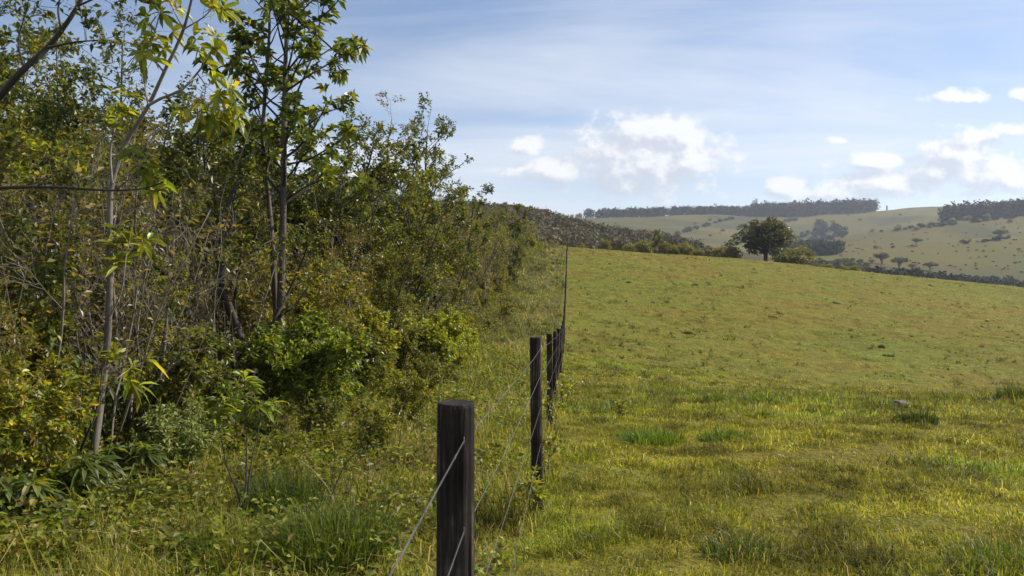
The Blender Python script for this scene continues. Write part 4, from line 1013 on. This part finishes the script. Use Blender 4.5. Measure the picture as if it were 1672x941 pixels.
mass('valley_wood', 'dark strip of trees along the valley floor below the umbrella trees', np.concatenate([np.array(region(75, [(1500, 458), (1540, 455), (1620, 459), (1700, 465), (1700, 480), (1600, 470)], 230)), np.array(region(20, [(1415, 452), (1500, 447), (1500, 455), (1420, 457)], 230))]), 3.0, 2.2, 70, WOODC, .42)
mass('valley_scrub', 'grey-green scrub sloping down behind the round shrubs', region(110, [(1320, 432), (1400, 424), (1420, 440), (1400, 452), (1330, 440)], 230), 1.7, 1.7, 50, ([(.085, .08, .035), (.10, .09, .042), (.065, .066, .028)], [3, 3, 2]), .45)
def row(name, label, ln, n, dmin, hgt, rad, gap=.0):
    ln = np.array(ln, float); s = np.concatenate([[0], np.cumsum(np.linalg.norm(np.diff(ln, axis=0), axis=1))]); pts = []
    for q in np.sort(rg.uniform(0, s[-1], n)):
        if gap and math.sin(q*.35) > 1-gap: continue
        pts.append(hit(np.interp(q, s, ln[:, 0]), np.interp(q, s, ln[:, 1])+rg.normal(0, .6), dmin))
    mass(name, label, pts, hgt, rad, 60, WOODC, .45, None, 'hedge')
row('hedge', 'thin hedge line slanting down the far hillside left of the lone big tree', [(1090, 387), (1130, 376), (1170, 364), (1198, 357)], 46, 500, 3.2, 3, .5)
row('hedge', 'broken hedge line along the top of the upper spur beneath the hill wood', [(1438, 377), (1500, 372), (1560, 366), (1640, 357), (1700, 352)], 40, 500, 3.0, 3, .5)
row('hedge', 'low dark hedge on the lower spur of the far pasture', [(1560, 399), (1600, 396), (1640, 390), (1690, 388)], 14, 400, 1.6, 2.0, .6)
row('hedge', 'straggling bush line edging the gully wood', [(1200, 372), (1250, 366), (1300, 360)], 20, 600, 3.5, 3.5, .7)

# single trees beyond the crest: real trunks and crowns, sized to the place they stand
def mid_tree(seed, Ht, spec, col, nb, first, L, ang, r, shape=lambda t: 1-.4*t, nstem=1, lean=.06):
    return proto_tree(seed, Ht, spec, col, nstem, r, nb, first, L, ang, lean, shape)
SO = dict(n2=7, L2=1.2, n3=4, L3=.6, levels=2, k=9, l=.34, w=.26, bare=.15, lift=.08, flat=1.2, cols=[(.030, .036, .012), (.042, .048, .014), (.024, .030, .010), (.065, .066, .018)], wts=[4, 3, 3, 1.2])
SSH = dict(SO, L2=.9, cols=[(.055, .060, .013), (.080, .082, .017), (.042, .046, .011), (.12, .11, .02)], wts=[4, 3, 3, 1.2])
SUM = dict(n2=7, L2=1.3, n3=4, L3=.6, levels=2, k=11, l=.6, w=.42, bare=.4, lift=.04, flat=.8, cols=[(.034, .040, .016), (.045, .05, .018), (.028, .033, .013)], wts=[4, 3, 3])
def clump_tree(seed, th, r, rx, zc, rz, ncl, cr, per, spec, col, nstem=1, zmin=-.75, fork=.5):
    """trunk and limbs that reach into leaf clumps spread over a crown of the given radii"""
    P = Plant(seed); rg_ = P.rng; cl = []
    while len(cl) < ncl:
        u = unit(rg_.normal(0, 1, 3))
        if u[2] < zmin: continue
        f = rg_.uniform(.35, 1.0)**.6*(1+.24*math.sin(3*math.atan2(u[1], u[0])+seed))
        cl.append(np.array([u[0]*rx*f, u[1]*rx*f, zc+u[2]*rz*f]))
    for k in range(nstem):
        az = 6.28*k/nstem; top = np.array([math.cos(az)*.3*(nstem > 1), math.sin(az)*.3*(nstem > 1), th])
        pts = shoot(rg_, (top[0]*.3, top[1]*.3, -.3), unit(top+[0, 0, .3]), th+.3, 6, .05, .02); P.stem(pts, r, r*.6, col, 8)
        for c in cl[k::nstem]:
            f0 = along(pts, rg_.uniform(fork, 1))[0]; m_ = (f0*.55+c*.45)+rg_.normal(0, .12*rx/3, 3)+np.array([0, 0, .12*rz])
            q = smooth_path([f0, m_, c], 7); P.w.tube(q, np.linspace(r*.32, r*.07, 7), 4, col, False)
    for c in cl:
        R_ = cr*rg_.uniform(.5, 1.5); u = unit(rg_.normal(0, 1, (per, 3))); p = c+u*R_*(rg_.uniform(.3, 1, (per, 1))**.5)*np.array([1.1, 1.1, .75])
        P.P += list(p); P.A += list(unit(u+rg_.normal(0, .6, (per, 3))))
    return P.meshes('mid', spec)
MID = {
 'oak': clump_tree(201, 4.2, .30, 3.6, 5.1, 3.1, 84, .72, 125, dict(SO, l=.29, w=.21, cols=[(.026, .030, .010), (.036, .040, .012), (.020, .024, .009), (.055, .054, .016)]), DARK, 1, -.95, .4),
 'round': clump_tree(202, 1.2, .10, 2.2, 1.8, 1.9, 46, .6, 110, dict(SSH, l=.24, w=.17), DARK, 3, -.85, .3),
 'round2': clump_tree(203, 1.6, .10, 2.0, 2.0, 2.0, 34, .62, 110, dict(SSH, l=.25, w=.18), DARK, 3, -.9, .3),
 'thin': mid_tree(204, 8, dict(SO, drop=.25, k=8, cols=[(.05, .058, .014), (.07, .075, .018), (.04, .045, .012)], wts=[3, 3, 2]), GREY, 17, .45, 2.1, (30, 65), .14, lambda t: 1.1-.4*t, 2, .12),
 'umbrella': clump_tree(205, 4.2, .26, 4.0, 5.0, 1.7, 48, .75, 70, dict(SUM, l=.5, w=.36), DARK, 1, -.12, .6),
 'umbrella2': clump_tree(206, 3.6, .22, 3.4, 4.6, 2.0, 42, .75, 70, dict(SUM, l=.5, w=.36), DARK, 2, -.2, .5),
}
SIZE = {}
for k, (tm, cm) in MID.items():
    co_ = np.empty(len(cm.vertices)*3, np.float32); cm.vertices.foreach_get('co', co_); co_ = co_.reshape(-1, 3)
    SIZE[k] = (np.percentile(co_[:, 2], 99.5), np.percentile(np.abs(co_[:, 0]), 98)*2)
def far_tree(kind, px, base, top, wpx, name, label, cat, d=None, group=None):
    if d is None: x, d = hit(px, base, 150)
    else: x = (px-CX)/F*d
    z0 = h1(x, d); ht = ZC+(HY-top)/F*d-z0; wd = .86*wpx/F*d; a, b_ = SIZE[kind]
    return plant_thing(name, label, cat, (x, d, z0-.05*ht), MID[kind], group, rg.uniform(0, 6.28), (wd/b_, wd/b_, 1.05*ht/a))
far_tree('oak', 1250, 430, 357, 94, 'big_tree', 'lone big dark round-headed tree on the brow of the pasture', 'tree', 133)
far_tree('thin', 1077, 412, 375, 36, 'slim_tree', 'slim open-crowned tree standing above the shrub clump behind the crest', 'tree', 131)
for a in ((1187, 425, 401, 50, 'dark low shrub left of the lone big tree'), (1302, 437, 402, 56, 'large olive shrub right of the lone big tree'), (1276, 434, 410, 26, 'small shrub wedged between the big tree and the large olive shrub'),
          (1028, 411, 397, 24, 'rounded shrub at the near end of the clump behind the crest'), (1053, 412, 391, 34, 'biggest rounded shrub in the clump, beside the slim tree'), (1088, 414, 395, 30, 'shrub just right of the slim tree trunk'), (1118, 417, 395, 32, 'spreading shrub at the far right end of the clump'), (1104, 416, 402, 22, 'low shrub between the spreading one and the slim tree'), (1140, 419, 405, 18, 'smallest pale shrub trailing off the end of the clump'),
          (990, 409, 391, 19, 'dark upright bush alone on the crest between fence and shrub clump'), (951, 407, 399, 15, 'low dark bush on the crest just past the fence line'), (899, 404, 392, 11, 'small bush on the crest between thicket and fence'),
          (1352, 441, 431, 22, 'low dark shrub on the crest, first beyond the large olive shrub'), (1378, 443, 434, 14, 'little dark shrub in the middle of the crest row'), (1396, 445, 433, 20, 'last dark shrub on the crest row beyond the large olive shrub'), (1333, 439, 431, 14, 'tiny shrub at the edge of the large olive shrub')):
    far_tree('round' if rg.random() < .5 else 'round2', a[0], a[1], a[2], a[3], 'shrub', a[4], 'shrub', float(np.interp(a[0], [880, 1000, 1200, 1400], [122, 128, 134, 146])))
for a in ((1440, 432, 413, 26, 'umbrella-crowned tree, the higher of the close pair above the valley strip'), (1468, 439, 420, 28, 'broad umbrella tree with a forked trunk, lower of the close pair'), (1489, 441, 431, 14, 'small flat-topped tree between the pair and the rounded umbrella tree'), (1519, 443, 428, 24, 'rounded umbrella tree nearest the valley strip of trees'), (1496, 401, 389, 17, 'single umbrella tree alone on the middle of the upper pasture'), (1632, 391, 375, 24, 'wide-crowned umbrella tree standing on the spur near the frame edge'), (1424, 431, 424, 11, 'small leaning tree left of the close umbrella pair')):
    far_tree('umbrella' if rg.random() < .5 else 'umbrella2', *a[:4], 'umbrella_tree', a[4], 'tree')
far_tree('umbrella', 876, 360, 346, 24, 'umbrella_tree', 'umbrella tree silhouetted on top of the grey-brown scrub hill', 'tree', 318)
far_tree('umbrella2', 853, 358, 345, 20, 'umbrella_tree', 'lower broad tree beside the silhouetted umbrella tree on the scrub hill', 'tree', 316)
far_tree('round2', 1448, 343, 335, 3, 'ridge_tree', 'tiny lone upright tree on the bare ridge between the two dark woods', 'tree', 1250)
for px, b_, t_, w_ in ((903, 357, 351, 8), (919, 356, 349, 8), (934, 355, 350, 7), (946, 355, 348, 12)):
    far_tree('round', px, b_, t_, w_, 'ridge_tree', 'small bluish tree dotted along the end of the far ridge', 'tree', 1240, 'trees at the end of the far ridge')
for px, b_ in ((967, 371), (981, 376), (1003, 381), (1016, 382), (1140, 400), (1010, 372), (960, 380), (925, 383), (1040, 385)):
    far_tree('round2', px, b_+3, b_-5, 11, 'hill_bush', 'darker bush standing out of the scrub hill', 'bush', None, 'darker bushes on the scrub hill')
for px, b_, s_ in ((1467, 376, 10), (1479, 375, 6), (1497, 375, 8), (1425, 378, 6), (1439, 379, 5), (1430, 406, 7), (1458, 405, 6), (1572, 396, 7), (1584, 394, 5), (1647, 389, 6), (1610, 420, 4), (1606, 411, 4), (1650, 363, 7), (1555, 362, 8), (1580, 360, 10), (1612, 357, 10), (1520, 372, 5),
                   (1360, 364, 6), (1180, 378, 6), (1160, 386, 5), (1205, 383, 5), (1215, 376, 5), (1135, 366, 5), (1160, 360, 5), (1110, 383, 5), (1225, 395, 5), (1405, 360, 5), (1385, 352, 4), (1540, 356, 9), (1470, 352, 4), (1595, 440, 4), (1640, 372, 4)):
    far_tree('round', px, b_, b_-s_*.8, s_*1.25, 'pasture_bush', 'small dark bush dotted on the far hill pasture', 'bush', None, 'bushes on the far pasture')
tuf = region(150, [(1100, 402), (1250, 360), (1430, 350), (1540, 345), (1672, 362), (1672, 448), (1400, 440), (1380, 420), (1240, 405)], 350)
mass('pasture_scrub', 'specks of low scrub scattered on the far hill pasture', tuf, .7, .9, 16, ([(.07, .062, .03), (.09, .08, .035), (.05, .05, .02)], [3, 3, 2]), .6)

# ------------------------------------------------------------------ the air
import bmesh
hb = bmesh.new()
bmesh.ops.create_cube(hb, size=1)
me = bpy.data.meshes.new('haze'); hb.to_mesh(me); hb.free()
HX, HY0, HY1, HZ0, HZ1 = 2300, -75, 2750, -75, 190
o = link('haze', me); o.scale = (HX*2, HY1-HY0, HZ1-HZ0); o.location = (0, (HY0+HY1)/2, (HZ0+HZ1)/2)
m, t, o_ = new_mat('air')
pv = t.node('ShaderNodeVolumePrincipled', Color=(.78, .86, 1.0), Density=HAZE, Anisotropy=.35)
t.l.new(pv.outputs[0], o_.inputs['Volume']); me.materials.append(m)
tag(o, 'thin blue haze of the far air', None, None, 'stuff')
